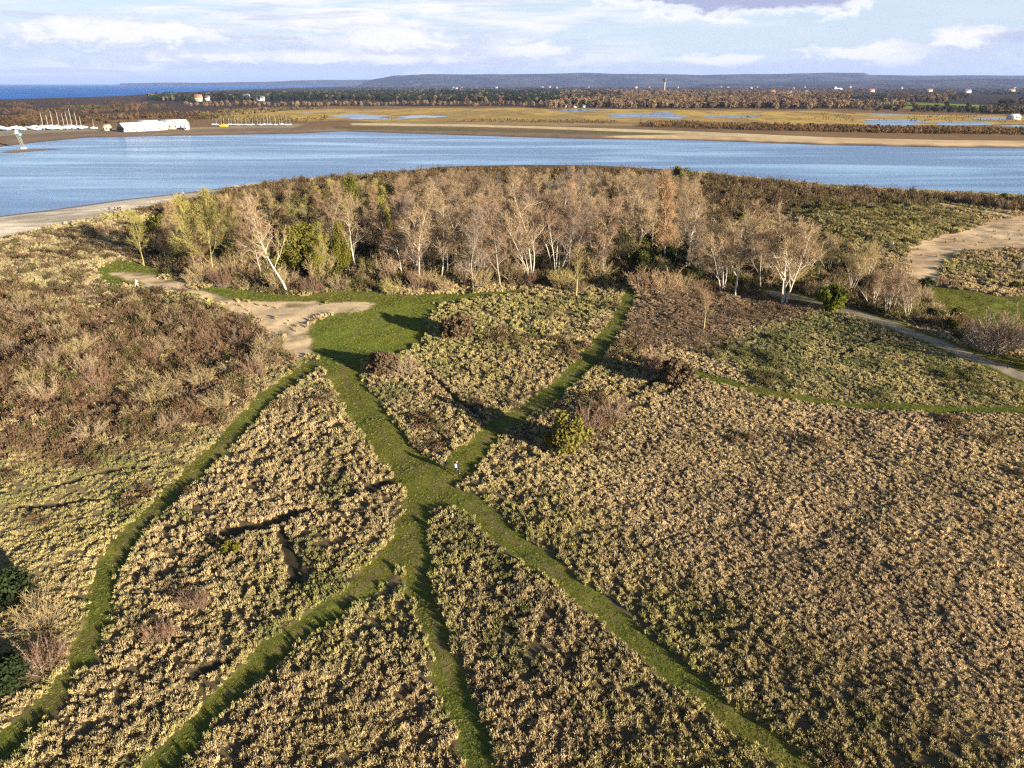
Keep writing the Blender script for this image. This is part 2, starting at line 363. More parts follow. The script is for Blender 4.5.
# ------------------------------------------------------------------ near bank ground
def fan(Ys, nx, s):
    U = np.linspace(-s, s, nx); Yg, Ug = np.meshgrid(Ys, U, indexing='ij'); return Yg*Ug, Yg
def gridfaces(r, c):
    i = np.arange((r-1)*(c-1)); a = (i//(c-1))*c+i % (c-1); return np.stack([a, a+1, a+c+1, a+c], 1)
def mixt(a, b, f): return a*(1-f[:, None])+np.array(b)*f[:, None]
def near_tint(X, Y, s, z, h):
    n = fbm(X, Y, 12, 4, 5.); n2 = fbm(X, Y, 2.5, 3, 6.)
    c = np.tile(np.array([.15, .112, .062]), (len(X), 1))*(.6+.5*n[:, None])
    c = mixt(c, (.30, .235, .11), z['yellow']*.7)
    c = mixt(c, (.17, .115, .07), z['heath']*.8); c = mixt(c, (.15, .10, .065), z['scrub']*.8)
    c = mixt(c, (.33, .27, .14), z['dune']*.55); c = mixt(c, (.14, .10, .045), z['wood']*.8); c = mixt(c, (.15, .11, .05), z['buck']*.8)
    c = mixt(c, (.15, .135, .05), z['mound']*.6); c = mixt(c, (.12, .12, .05), z['green']*.5)
    c = mixt(c, (.05, .04, .025), z['line']*.9)  # dark soil of tracks; first line and scrub line are shadow painted as colour
    lw_ = np.clip(np.maximum(spoly(X, Y, POLY['lawn']), spoly(X, Y, POLY['lawn3']))/3, 0, 1)
    g = np.stack([.115+.11*(n-.4)+.07*(n2-.5), .135+.03*(n-.5)+.03*(n2-.5), .018+.01*n], 1)
    g = g*(1+.35*lw_[:, None])
    gm = np.clip(z['grass']+z['worn']*.55, 0, 1)
    c = c*(1-gm[:, None])+g*gm[:, None]
    wl = np.full(len(X), 9e9)
    for kk in ('nw', 'ne', 'sw', 'se', 's', 'w'): wl = np.minimum(wl, dpoly(X, Y, PATHS[kk][0]))
    c = mixt(c, (.17, .125, .065), z['grass']*(1-sstep(.1, .7, wl))*np.clip((n2-.35)*3, 0, .75))
    ped = np.clip(1-dpoly(X, Y, PX([(400, 450), (425, 488), (470, 506)]), None)/5, 0, 1)*(n2 > .45)
    c = mixt(c, (.16, .145, .05), ped*.5*z['grass'])
    sn = fbm(X, Y*1.5, 5, 4, 19.); c = mixt(c, (.74, .55, .33), z['sand']*.95*(1-.7*np.clip((sn-.52)*5, 0, 1)))
    c = mixt(c, (.52, .35, .20), z['sand']*(X > 60)*np.clip((fbm(X, Y*2, 9, 3, 29.)-.38)*4, 0, .85))
    c = mixt(c, (.34, .28, .20), z['gravel'])
    wet = 1-sstep(3, 7, s)
    bc = mixt(np.tile(np.array([.85, .72, .53]), (len(X), 1)), (.30, .235, .17), np.clip(wet+.6*sstep(.55, .7, fbm(X/3, Y, 8, 3, 2.2)), 0, 1))
    c = c*(1-z['beach'][:, None])+bc*z['beach'][:, None]
    return c
Ys = np.geomspace(14, 470, 900); X, Y = fan(Ys, 720, 1.12)
x, y = X.ravel(), Y.ravel(); s = shore(x, y); z = zones(x, y, s); h = hnear(x, y, s)
cover = np.clip(1-z['grass']-z['sand']-z['gravel']-z['beach'], 0, 1)
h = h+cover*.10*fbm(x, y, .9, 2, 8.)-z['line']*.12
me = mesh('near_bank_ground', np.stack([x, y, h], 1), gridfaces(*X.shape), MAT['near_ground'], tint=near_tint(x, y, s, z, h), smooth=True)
link('ground', me, kind='structure')
# behind and beside the fan
me = mesh('ground_behind', [(-2500, -600, -.9), (2500, -600, -.9), (2500, 250, -2.2), (-2500, 250, -2.2)], [(0, 1, 2, 3)], MAT['near_ground'], tint=np.tile([.2, .15, .085], (4, 1)))
link('ground', me, kind='structure')

# ------------------------------------------------------------------ far bank ground
COAST = np.array(list(PX([(-700, 104), (-200, 101.5), (0, 99), (60, 97.5), (110, 96), (150, 93.5), (220, 90), (300, 87.5), (360, 85.5), (400, 84.2)])))
FARP = np.vstack([FSHW, [[60000, FSHW[-1][1]]], [[60000, 60000]], [[COAST[-1][0]*1.0+3000, 60000]], COAST[::-1], [[COAST[0][0]-50, FSHW[0][1]-60]]])
dep = np.concatenate([np.linspace(5.1, 1.0, 330), np.linspace(.99, .045, 170)]); Ysf = CAM_H/np.tan(np.radians(dep))
X, Y = fan(Ysf, 560, 1.05); x, y = X.ravel(), Y.ravel()
FP = {k: PX(v) for k, v in {
 'sandR': [(690, 134), (820, 137), (940, 140), (1400, 144), (1400, 150), (940, 147), (820, 144), (700, 139.5), (600, 136)],
 'sandL': [(350, 123), (460, 124.2), (560, 126.5), (700, 131.5), (820, 137), (820, 140), (700, 134.5), (560, 129.5), (460, 126.4), (350, 125.2)],
 'mud': [(0, 136), (60, 132), (200, 129), (340, 127), (560, 130.5), (700, 135), (700, 141), (560, 139), (420, 134.5), (340, 132), (200, 136), (60, 141), (0, 148)],
 'green_mud': [(330, 126), (560, 130), (820, 137.5), (820, 139.5), (560, 133.5), (330, 128.5)],
 'gold': [(215, 113.5), (340, 109), (520, 108), (700, 110), (800, 110.5), (840, 113), (1040, 117), (1040, 124), (840, 126), (700, 122), (560, 122), (340, 121), (230, 120)],
 'gold2': [(380, 121), (560, 122), (700, 125), (560, 126.5), (380, 123)],
 'yard': [(-100, 133), (60, 128), (120, 129), (300, 124), (300, 127.5), (190, 131), (60, 134), (-100, 139)],
 'field1': [(835, 100.5), (900, 101.8), (985, 105), (985, 107), (900, 104.5), (835, 103)], 'field2': [(890, 106), (980, 106.5), (1040, 105.5), (1040, 108), (980, 109), (890, 108)],
 'field3': [(66, 105.2), (96, 104.8), (96, 106.4), (66, 107)],
 'forest': [(150, 103), (340, 106), (560, 107), (800, 109), (860, 108), (1300, 108), (3000, 84), (400, 84), (150, 93)],
 'darkL': [(-500, 125), (60, 122), (200, 117), (330, 106), (330, 92), (150, 92), (0, 99), (-500, 103)],
}.items()}
s = spoly(x, y, FARP)
hf = np.clip(WZ+s*.07, -5, 0)
nn = fbm(x/1.0, y/3.0, 60, 4, 3.); nn2 = fbm(x, y/2.5, 14, 3, 7.)
def soft(k, a=14, wobble=1.0):
    sc = np.clip(y/900, .4, 6); return sstep(-a*sc, a*sc, spoly(x, y, FP[k])+(nn-.5)*70*sc*wobble)
c = np.tile(np.array([.24, .145, .065]), (len(x), 1))
c = mixt(c, (.065, .040, .028), soft('darkL')*.9); c = mixt(c, (.05, .035, .025), soft('forest', 10))
c = mixt(c, (.55, .36, .085), soft('gold', 8)*(.6+.4*(nn > .45))); c = mixt(c, (.30, .22, .09), soft('gold', 8)*sstep(.5, .62, nn2)*.7); c = mixt(c, (.36, .26, .11), soft('gold2', 8))
c = mixt(c, (.36, .29, .17), soft('yard', 4)*.9)
c = mixt(c, (.24, .17, .11), soft('mud', 3, .2)); c = mixt(c, (.15, .13, .045), soft('green_mud', 3, .3)*.9)
c = mixt(c, (.62, .44, .24), soft('sandR', 2, .1)); c = mixt(c, (.66, .52, .30), soft('sandL', 2, .25))
for k in ('field1', 'field2', 'field3'): c = mixt(c, (.20, .27, .03), soft(k, 4, .2))
c = mixt(c, (.17, .12, .09), (1-sstep(3, 14, s+(nn2-.5)*10)))
me = mesh('far_bank_ground', np.stack([x, y, hf], 1), gridfaces(*X.shape), MAT['far_ground'], tint=c, smooth=True)
link('ground', me, kind='structure')
# ------------------------------------------------------------------ water
me = mesh('river', [(-3000, 120, WZ), (3000, 120, WZ), (6000, 1600, WZ), (-6000, 1600, WZ)], [(0, 1, 2, 3)], MAT['river']); link('river', me, kind='structure')
me = mesh('sea', [(-60000, 1600, WZ-.02), (60000, 1600, WZ-.02), (60000, 60000, WZ-.02), (-60000, 60000, WZ-.02)], [(0, 1, 2, 3)], MAT['sea']); link('sea', me, kind='structure')
def blob(pts, z, mat, name, wob=.9):
    L = PX(pts); n = len(L); out = []
    for i in range(n):
        a, b = L[i], L[(i+1) % n]
        for k in range(16):
            p = a+(b-a)*k/16; out.append(p)
    out = np.array(out); c0 = out.mean(0); d = out-c0
    f = 1+wob*(fbm(out[:, 0], out[:, 1], 34, 4, 5.)-.5)*2; out = c0+d*f[:, None]
    V = np.vstack([[[*c0, z]], np.column_stack([out, np.full(len(out), z)])]); m_ = len(out)
    me = mesh(name, V, None, mat, tint=np.tile([.27, .21, .15], (len(V), 1)), tri=[(0, i+1, (i+1) % m_+1) for i in range(m_)]); return link(name, me, kind='structure')
for pts in ([(332, 116), (350, 114.8), (384, 115.6), (388, 118.3), (360, 119.2), (338, 118.6)], [(392, 116.5), (430, 114.8), (448, 116), (440, 118), (400, 118.6)],
            [(602, 115.5), (625, 113.2), (662, 113.2), (690, 116), (664, 118), (612, 118.2)], [(555, 110), (580, 109.2), (600, 110.2), (575, 111.4)],
            [(864, 122.5), (874, 120), (905, 120.6), (926, 122.2), (915, 125.4), (880, 125.8)], [(935, 122.4), (960, 121.5), (985, 122.5), (990, 124.6), (950, 125)],
            [(860, 115.5), (880, 114.2), (905, 115), (890, 116.6)], [(975, 118.6), (1005, 118.2), (1005, 120.2), (980, 120.4)],
            [(1000, 125.6), (1040, 124.8), (1040, 126.6), (1005, 127)], [(700, 116), (750, 115.4), (755, 117), (705, 117.4)], [(300, 111.6), (330, 111), (332, 112), (302, 112.6)]):
    blob(pts, .06, MAT['pond'], 'pond')
# mudflat tongue in the river on the left and along the far shore
blob([(0, 150), (10, 148), (40, 146.2), (62, 146.6), (40, 148.2), (12, 150.6)], WZ+.05, MAT['near_ground'], 'mudflat', .1)

# ------------------------------------------------------------------ hills far off
def hills(x0, x1, Y0, depth, prof, name, seed, col):
    nx, ny = 240, 26; U = np.linspace(0, 1, nx); Vv = np.linspace(0, 1, ny)
    Ug, Vg = np.meshgrid(U, Vv); px = x0+(x1-x0)*Ug; Yw = Y0+depth*Vg
    Xw = (px-512)/778*Yw
    top = np.interp(px, *zip(*prof))       # photograph row of the ridge
    H = CAM_H+(83-top)/778*(Y0+depth*.7)*1.0
    sh = np.sin(np.clip(Vg/.75, 0, 1)*math.pi/2)**1.3
    hh = H*sh*(1+.14*(fbm(Xw, Yw, 1800, 4, seed)-.5))+(fbm(Xw, Yw, 700, 4, seed+2)-.5)*30*sh-3*(1-sh)
    m = mesh(name, np.stack([Xw, Yw, hh], 2).reshape(-1, 3), gridfaces(ny, nx), col, smooth=True); link('hills', m, kind='structure')
def hill_mat(name):
    m, t, b = principled(name, .95, .05); pos = t.n('ShaderNodeNewGeometry').outputs['Position']
    mp = t.n('ShaderNodeVectorMath', operation='MULTIPLY', ins={0: pos, 1: (1, .6, 3)}).outputs[0]
    f = t.ramp(t.noise(mp, .0022, 6, .7), .44, .58); f2 = t.ramp(t.noise(mp, .006, 5, .7), .6, .7)
    c = t.mixc(f, (.02, .02, .035), (.08, .07, .06)); c = t.mixc(f2, c, (.26, .20, .18)); t.nt.links.new(c, b.inputs['Base Color']); return m
MAT['hill'] = hill_mat('hill_ground')
hills(362, 1060, 11000, 5000, [(360, 83.2), (372, 79.5), (395, 75.6), (425, 74.4), (470, 75), (520, 74.4), (590, 73.2), (640, 74), (700, 75), (740, 74.4), (800, 73.6), (862, 73.2), (868, 75.4), (930, 76), (1024, 75.4), (1060, 75)], 'hills', 4., MAT['hill'])
hills(120, 430, 17000, 4000, [(120, 82.6), (200, 82.2), (260, 81.2), (320, 79.8), (360, 79.4), (430, 79)], 'far_hills', 6., MAT['hill'])
hills(700, 1500, 7500, 3000, [(700, 83.5), (800, 81.5), (900, 80), (980, 79), (1060, 79), (1300, 78), (1500, 82)], 'near_hills', 9., MAT['hill'])

# ------------------------------------------------------------------ plant builders
def frames(d):
    d = d/np.linalg.norm(d, axis=-1, keepdims=True)
    up = np.where(np.abs(d[..., 2:3]) > .9, np.array([1., 0, 0]), np.array([0., 0, 1]))
    a = np.cross(d, up); a /= np.linalg.norm(a, axis=-1, keepdims=True)+1e-9; return d, a, np.cross(d, a)
class Geo:
    def __init__(s): s.V = []; s.Q = []; s.T = []; s.n = 0
    def add(s, V, Q=None, T=None):
        V = np.asarray(V, float).reshape(-1, 3); s.V.append(V)
        if Q is not None and len(Q): s.Q.append(np.asarray(Q)+s.n)
        if T is not None and len(T): s.T.append(np.asarray(T)+s.n)
        s.n += len(V)
    def tube(s, pts, rad, k=5, cap=True):
        pts = np.asarray(pts, float); n = len(pts); d = np.gradient(pts, axis=0); d, a, b = frames(d)
        th = np.arange(k)*2*math.pi/k
        V = pts[:, None]+(a[:, None]*np.cos(th)[None, :, None]+b[:, None]*np.sin(th)[None, :, None])*np.asarray(rad)[:, None, None]
        Q = [(i*k+j, i*k+(j+1) % k, (i+1)*k+(j+1) % k, (i+1)*k+j) for i in range(n-1) for j in range(k)]
        T = []
        if cap and k > 2: T = [((n-1)*k, (n-1)*k+j, (n-1)*k+j+1) for j in range(1, k-1)]+[(0, j+1, j) for j in range(1, k-1)]
        s.add(V.reshape(-1, 3), Q, T)
    def ribbons(s, p0, p1, w0, w1, r):
        """flat tapering twigs between point arrays"""
        d = p1-p0; q = r.normal(size=d.shape); a = np.cross(d, q); a /= np.linalg.norm(a, axis=1, keepdims=True)+1e-9
        w0 = np.broadcast_to(w0, (len(d),))[:, None]; w1 = np.broadcast_to(w1, (len(d),))[:, None]
        V = np.stack([p0-a*w0, p0+a*w0, p1+a*w1, p1-a*w1], 1); i = np.arange(len(d))*4
        s.add(V.reshape(-1, 3), np.stack([i, i+1, i+2, i+3], 1))
    def leaves(s, c, size, r):
        n = len(c); a = r.normal(size=(n, 3)); a /= np.linalg.norm(a, axis=1, keepdims=True); b = np.cross(a, r.normal(size=(n, 3))); b /= np.linalg.norm(b, axis=1, keepdims=True)
        sz = (size*(.6+.8*r.random(n)))[:, None]; V = np.stack([c-a*sz, c+b*sz*.6, c+a*sz, c-b*sz*.6], 1); i = np.arange(n)*4
        s.add(V.reshape(-1, 3), np.stack([i, i+1, i+2, i+3], 1))
    def box(s, lo, hi):
        (a, b, c), (d, e, f) = lo, hi
        s.add([(a, b, c), (d, b, c), (d, e, c), (a, e, c), (a, b, f), (d, b, f), (d, e, f), (a, e, f)],
              [(0, 3, 2, 1), (4, 5, 6, 7), (0, 1, 5, 4), (1, 2, 6, 5), (2, 3, 7, 6), (3, 0, 4, 7)])
    def mesh(s, name, mat, smooth=False):
        return mesh(name, np.concatenate(s.V), np.concatenate(s.Q) if s.Q else None, mat, tri=np.concatenate(s.T) if s.T else None, smooth=smooth)

def bend(p, d, L, n, r, wig, up=0.0):
    pts = [np.array(p, float)]; d = np.array(d, float); d /= np.linalg.norm(d)
    for i in range(n):
        d = d+r.normal(size=3)*wig+np.array([0, 0, up]); d /= np.linalg.norm(d); pts.append(pts[-1]+d*L/n)
    return np.array(pts)
def bare_tree(seed, H=14., trunks=1, spread=.55, clear=.25, lean=(0, 0), limbs=11, subs=7, tw=7, col=0.0, twl=1.0, r0=None, sag=0.05):
    """a leafless tree: wood (trunk, limbs, branches) and crown (fine twigs)"""
    r = np.random.default_rng(seed); W = Geo(); C = Geo(); P0 = []; P1 = []; W0 = []
    r0 = r0 or H*.0105
    for t in range(trunks):
        ang = r.random()*6.28; off = np.array([math.cos(ang), math.sin(ang), 0])*(.25*t+.0)
        d0 = np.array([lean[0], lean[1], 1.0])+off*(.55 if trunks > 1 else 0)
        Ht = H*(1 if t == 0 else .75+.2*r.random())
        tp = bend(off*.6, d0, Ht*.93, 9, r, .07, .04); rad = np.interp(np.linspace(0, 1, 10), [0, .08, 1], [r0*1.5, r0, r0*.16])/(1 if trunks == 1 else 1.35)
        tp[0, 2] -= .3; W.tube(tp, rad, 6)
        nl = limbs if trunks == 1 else max(5, int(limbs*.7))
        for i in range(nl):
            f = clear+(1-clear)*(i+.5*r.random())/nl; k = f*9; i0 = min(int(k), 8); p = tp[i0]+(tp[i0+1]-tp[i0])*(k-i0)
            a = i*2.4+r.random()*1.2; up = .7+.9*f*(1-col)+col*2.2+r.random()*.5
            d = np.array([math.cos(a), math.sin(a), up*(.55+.6*(1-spread))])
            L = H*spread*(1.05-f*.72)*(.55+.55*r.random())*(1-.5*col)
            rr = np.interp(f, [0, 1], [r0*.52, r0*.22]); lp = bend(p, d, L, 5, r, .16, sag); W.tube(lp, np.linspace(rr, rr*.25, 6), 4)
            for j in range(subs):
                g = .2+.8*(j+r.random()*.7)/subs; kk = g*5; j0 = min(int(kk), 4); q = lp[j0]+(lp[j0+1]-lp[j0])*(kk-j0)
                dd = (lp[j0+1]-lp[j0]); dd = dd/np.linalg.norm(dd)+r.normal(size=3)*.55+np.array([0, 0, .25]); L2 = L*(.5-.25*g)*(.6+.7*r.random())+.4
                sp = bend(q, dd, L2, 3, r, .2, .05); W.tube(sp, np.linspace(rr*.42, rr*.14, 4), 3, cap=False)
                for m in range(tw):
                    gg = (m+r.random())/tw*3; m0 = min(int(gg), 2); q2 = sp[m0]+(sp[m0+1]-sp[m0])*(gg-m0)
                    for e in range(2):
                        d3 = sp[m0+1]-sp[m0]; d3 = d3/np.linalg.norm(d3)+r.normal(size=3)*.6+np.array([0, 0, .3]); d3 /= np.linalg.norm(d3)
                        l3 = (.5+.8*r.random())*twl*H/14; P0.append(q2); P1.append(q2+d3*l3)
                        for e2 in range(2):
                            q3 = q2+d3*l3*(.3+.6*r.random()); d4 = d3+r.normal(size=3)*.55; d4 /= np.linalg.norm(d4); P0.append(q3); P1.append(q3+d4*l3*.7)
    P0 = np.array(P0); P1 = np.array(P1); C.ribbons(P0, P1, .016*H/14+.004, .006, r)
    return W, C
def bare_shrub(seed, H=2.5, Rr=1.8, n=46, tw=16):
    r = np.random.default_rng(seed); W = Geo(); C = Geo(); P0 = []; P1 = []
    for i in range(n):
        a = r.random()*6.28; q = math.sqrt(r.random())*Rr*.35; p = np.array([math.cos(a)*q, math.sin(a)*q, -.1]); o = .25+.9*r.random()
        d = np.array([math.cos(a)*o, math.sin(a)*o, 1.0]); sp = bend(p, d, H*(.75+.4*r.random())/max(.8, math.sqrt(1+o*o)*.85), 4, r, .14, .03)
        W.tube(sp, np.linspace(.03, .012, 5)*H/2.5, 3, cap=False)
        for m in range(tw):
            g = (.25+.75*r.random())*4; m0 = min(int(g), 3); q2 = sp[m0]+(sp[m0+1]-sp[m0])*(g-m0); d3 = sp[m0+1]-sp[m0]; d3 = d3/np.linalg.norm(d3)+r.normal(size=3)*.65+np.array([0, 0, .2]); d3 /= np.linalg.norm(d3)
            l = H*.2*(.5+r.random()); P0.append(q2); P1.append(q2+d3*l)
            q3 = q2+d3*l*.5; d4 = d3+r.normal(size=3)*.7; d4 /= np.linalg.norm(d4); P0.append(q3); P1.append(q3+d4*l*.7)
    C.ribbons(np.array(P0), np.array(P1), .016*H/2.5, .006, r); return W, C
def lobes(r, n, Rr, H, z0, lump):
    """centres of leaf clumps filling an uneven crown"""
    c = []; 
    while len(c) < n:
        p = r.normal(size=3); p /= np.linalg.norm(p); q = (.45+.55*r.random()**.4); p = p*q*np.array([Rr, Rr, H/2])
        c.append(p+np.array([0, 0, z0+H/2]))
    return np.array(c)
def leafy(seed, H=3., Rr=1.6, z0=.2, n=26, per=95, size=.14, trunk=True, cone=0.0):
    r = np.random.default_rng(seed); W = Geo(); C = Geo(); cs = lobes(r, n, Rr*.8, (H-z0)*.9, z0, .3)
    if cone: f = np.clip((cs[:, 2:3]-z0)/(H-z0), 0, 1); cs[:, :2] *= (1-cone*f)
    W.tube(bend((0, 0, -.2), (0, 0, 1), H*.8, 5, r, .06), np.linspace(H*.025, H*.008, 6), 5)
    for i, p in enumerate(cs):
        rr = Rr*(.22+.22*r.random()); q = r.normal(size=(per, 3)); q /= np.linalg.norm(q, axis=1, keepdims=True); q *= (r.random((per, 1))**.4)*rr; q[:, 2] *= .8
        C.leaves(p+q, size, r)
        if i % 2 == 0: W.tube([np.array([0, 0, max(.1, p[2]*.5)]), p*np.array([.5, .5, .85]), p], [H*.01, H*.007, H*.003], 3, cap=False)
    return W, C
class Proto:
    def __init__(s, names, meshes, cat, obj): s.names = names; s.meshes = meshes; s.cat = cat; s.obj = obj
def proto(obj, cat, WC, wm, cm, wn='trunk', cn='crown'):
    W, C = WC; return Proto((wn, cn), (W.mesh(obj+'_'+wn, MAT[wm]), C.mesh(obj+'_'+cn, MAT[cm])), cat, obj)
def plant(p, loc, label, group=None, s=1.0, rz=None, sz=1.0, crown=None, sx=1.0):
    t = thing(p.obj, label, p.cat, loc, random.random()*6.28 if rz is None else rz, group); t.scale = (s*sx, s*sx, s*sz)
    for nme, me in zip(p.names, p.meshes): o = link(nme, me, t)
    if crown: 
        if crown not in MAT: raise KeyError(crown)
        o.material_slots[0].link = 'OBJECT'; o.material_slots[0].material = MAT[crown]
    return t
BT = [proto('bare_tree', 'tree', bare_tree(10+i, 14, 1, sp, cl, (0, 0), 11, 7, 7), bark, tw) for i, (sp, cl, bark, tw) in enumerate((
    (.46, .16, 'bark_pale', 'twig_beige'), (.40, .14, 'bark_pale', 'twig_pink'), (.52, .18, 'bark_grey', 'twig_pink'), (.42, .22, 'bark_pale', 'twig_beige'), (.38, .12, 'bark_grey', 'twig_grey')))]
MT = [proto('bare_tree', 'tree', bare_tree(30+i, 13, 4+i, .38, .25, limbs=9, subs=6, tw=6), 'bark_pale', tw) for i, tw in enumerate(('twig_beige', 'twig_pink'))]
WIDE = proto('spreading_tree', 'tree', bare_tree(41, 9, 3, .62, .18, limbs=10, subs=8, tw=7, r0=.15), 'bark_pale', 'twig_beige')
LEAN = proto('white_tree', 'tree', bare_tree(42, 14, 1, .42, .3, (-.28, 0), 11, 6, 5, r0=.16), 'bark_pale', 'twig_beige')
IVY = proto('ivy_tree', 'tree', bare_tree(43, 12, 1, .4, .2, (0, 0), 12, 7, 6), 'bark_yellow', 'twig_straw')
CONE = proto('columnar_tree', 'tree', bare_tree(44, 14, 1, .26, .14, limbs=22, subs=8, tw=8, col=.6), 'bark_grey', 'twig_orange')
SAP = proto('young_tree', 'tree', bare_tree(45, 6, 1, .36, .3, limbs=10, subs=5, tw=5, r0=.11), 'bark_yellow', 'twig_pink')
def ivied(seed):
    W, C = bare_tree(seed, 13, 1, .34, .45, limbs=9, subs=6, tw=6, r0=.24); r = np.random.default_rng(seed); L = Geo()
    for k in range(16):
        q = r.normal(size=(80, 3))*np.array([.38, .38, .5]); L.leaves(q+np.array([0, 0, .3+k*.42]), .14, r)
    return W, C, L
SH_ = {}
for nm, tw, sd0, H, Rr in (('beige', 'twig_beige', 50, 2.4, 1.9), ('brown', 'twig_brown', 52, 1.8, 1.9), ('gold', 'twig_gold', 62, 2.4, 1.8), ('straw', 'twig_straw', 54, 2.4, 1.7), ('pink', 'twig_pink', 56, 2.2, 2.0), ('grey', 'twig_grey', 58, 3.2, 2.2)):
    SH_[nm] = [proto('bare_shrub', 'shrub', bare_shrub(sd0+k, H, Rr), 'bark_grey', tw, 'stem', 'twigs') for k in range(2)]
def fine(seed): return leafy(seed, 2.4, 1.5, .1, 46, 170, .06)
FN = [proto('ivy_covered_tree', 'tree', fine(90+j), 'bark_dark', 'leaf_yellow', 'trunk', 'crown') for j in range(2)]
LB = {k: [proto('leafy_shrub', 'shrub', leafy(60+i*3+j, 2.4, 1.6, .05, 30, 110, .14), 'bark_dark', m, 'stem', 'foliage') for j in range(2)]
      for i, (k, m) in enumerate((('olive', 'leaf_olive'), ('dark', 'leaf_dark'), ('yellow', 'leaf_yellow'), ('bright', 'leaf_bright'), ('red', 'leaf_red')))}

# ------------------------------------------------------------------ stuff scattered as instances
def scatter(name, pts, scl, tint, idx, protos, label=None, zr=None):
    """one object: points carrying size, turn, colour; the tufts are set on them by geometry nodes"""
    n = len(pts); me = bpy.data.meshes.new(name); me.vertices.add(n); me.vertices.foreach_set('co', np.asarray(pts, np.float32).ravel())
    a = me.attributes.new('scl', 'FLOAT_VECTOR', 'POINT'); a.data.foreach_set('vector', np.asarray(scl, np.float32).ravel())
    a = me.attributes.new('rot', 'FLOAT_VECTOR', 'POINT'); rr = np.zeros((n, 3), np.float32); rr[:, 2] = rng.random(n)*6.283; rr[:, 0] = rng.normal(size=n)*.12; a.data.foreach_set('vector', rr.ravel())
    a = me.attributes.new('tint', 'FLOAT_COLOR', 'POINT'); c = np.ones((n, 4), np.float32); c[:, :3] = np.clip(tint, .005, 1); a.data.foreach_set('color', c.ravel())
    a = me.attributes.new('idx', 'INT', 'POINT'); a.data.foreach_set('value', np.asarray(idx, np.int32))
    o = link(name, me, kind='stuff')
    if label: o['label'] = label
    pc = bpy.data.collections.new(name+'_kinds')
    for i, pm in enumerate(protos): pc.objects.link(bpy.data.objects.new('%s_%02d' % (name, i), pm))
    ng = bpy.data.node_groups.new(name, 'GeometryNodeTree')
    ng.interface.new_socket('Geometry', in_out='INPUT', socket_type='NodeSocketGeometry'); ng.interface.new_socket('Geometry', in_out='OUTPUT', socket_type='NodeSocketGeometry')
    g = ng.nodes; L = ng.links.new; gi = g.new('NodeGroupInput'); go = g.new('NodeGroupOutput'); iop = g.new('GeometryNodeInstanceOnPoints'); ci = g.new('GeometryNodeCollectionInfo')
    ci.inputs['Collection'].default_value = pc; ci.inputs['Separate Children'].default_value = True; ci.inputs['Reset Children'].default_value = True
    def at(nm, ty): q = g.new('GeometryNodeInputNamedAttribute'); q.data_type = ty; q.inputs[0].default_value = nm; return [s_ for s_ in q.outputs if s_.enabled][0]
    e2r = g.new('FunctionNodeEulerToRotation')
    L(gi.outputs[0], iop.inputs['Points']); L(ci.outputs[0], iop.inputs['Instance']); iop.inputs['Pick Instance'].default_value = True
    L(at('idx', 'INT'), iop.inputs['Instance Index']); L(at('rot', 'FLOAT_VECTOR'), e2r.inputs[0]); L(e2r.outputs[0], iop.inputs['Rotation']); L(at('scl', 'FLOAT_VECTOR'), iop.inputs['Scale']); L(iop.outputs[0], go.inputs[0])
    md = o.modifiers.new('scatter', 'NODES'); md.node_group = ng; return o
def tuft(seed, n=26, Rr=.26, H=.42, w=.022, flop=.8):
    r = np.random.default_rng(seed); G = Geo(); a = r.random(n)*6.28; q = r.random(n)**.5*Rr*.55; p0 = np.stack([np.cos(a)*q, np.sin(a)*q, np.full(n, -.05)], 1)
    a2 = a+r.normal(size=n)*.7; fl = r.random(n)*flop; hh = H*(.6+.5*r.random(n)); p1 = p0+np.stack([np.cos(a2)*fl*Rr*.6, np.sin(a2)*fl*Rr*.6, hh*.65], 1)
    p2 = p1+np.stack([np.cos(a2)*fl*Rr, np.sin(a2)*fl*Rr, hh*.4*(1-fl*.9)], 1); G.ribbons(p0, p1, w, w*1.1, r); G.ribbons(p1, p2, w*1.1, w*.4, r); return G.mesh('tuft', MAT['blade'])
def bramble(seed, n=90, Rr=.5, H=.6):
    r = np.random.default_rng(seed); G = Geo(); p = r.normal(size=(n, 3)); p /= np.linalg.norm(p, axis=1, keepdims=True); p[:, 2] = np.abs(p[:, 2]); p0 = p*np.array([Rr, Rr, H])*.25; p1 = p*np.array([Rr, Rr, H])*(.7+.4*r.random((n, 1)))+r.normal(size=(n, 3))*.08
    G.ribbons(p0, p1, .012, .006, r); G.leaves(p1[: n*2//3], .06, r); G.leaves(p1*.85, .05, r); return G.mesh('bramble', MAT['blade'])
TUFTS = [tuft(100+i, 24+3*i, .22+.02*(i % 3), .44+.03*(i % 4), .027+.004*(i % 2)) for i in range(6)]
BRAM = [bramble(120+i) for i in range(4)]
def fanpoints(n, y0, y1, pw, sx=.80, pad=7):
    """points in the field of view, thinning with distance: density ~ Y**pw"""
    u = rng.random(n); e = pw+2; Y = (y0**e+u*(y1**e-y0**e))**(1/e); X = (rng.random(n)*2-1)*(Y*sx+pad); return X, Y
N = 380000
x, y = fanpoints(N, 21, 345, -1.25)
s = shore(x, y); z = zones(x, y, s); h = hnear(x, y, s)
n1 = fbm(x, y, 14, 3, 11.); n2 = fbm(x, y, 1.3, 2, 12.); n3 = fbm(x, y, 4.5, 3, 13.); n4 = fbm(x, y, 38, 3, 14.)
bare = np.clip(z['grass']+z['sand']*(.965+.05*sstep(.4, .6, n3))+z['gravel']+z['beach']+z['worn']*.55, 0, 1)
rot_ = lambda a: (x*math.cos(a)+y*math.sin(a), y*math.cos(a)-x*math.sin(a))
wx, wy = fbm(x, y, 1.9, 2, 61.)*1.6, fbm(x, y, 1.9, 2, 63.)*1.6
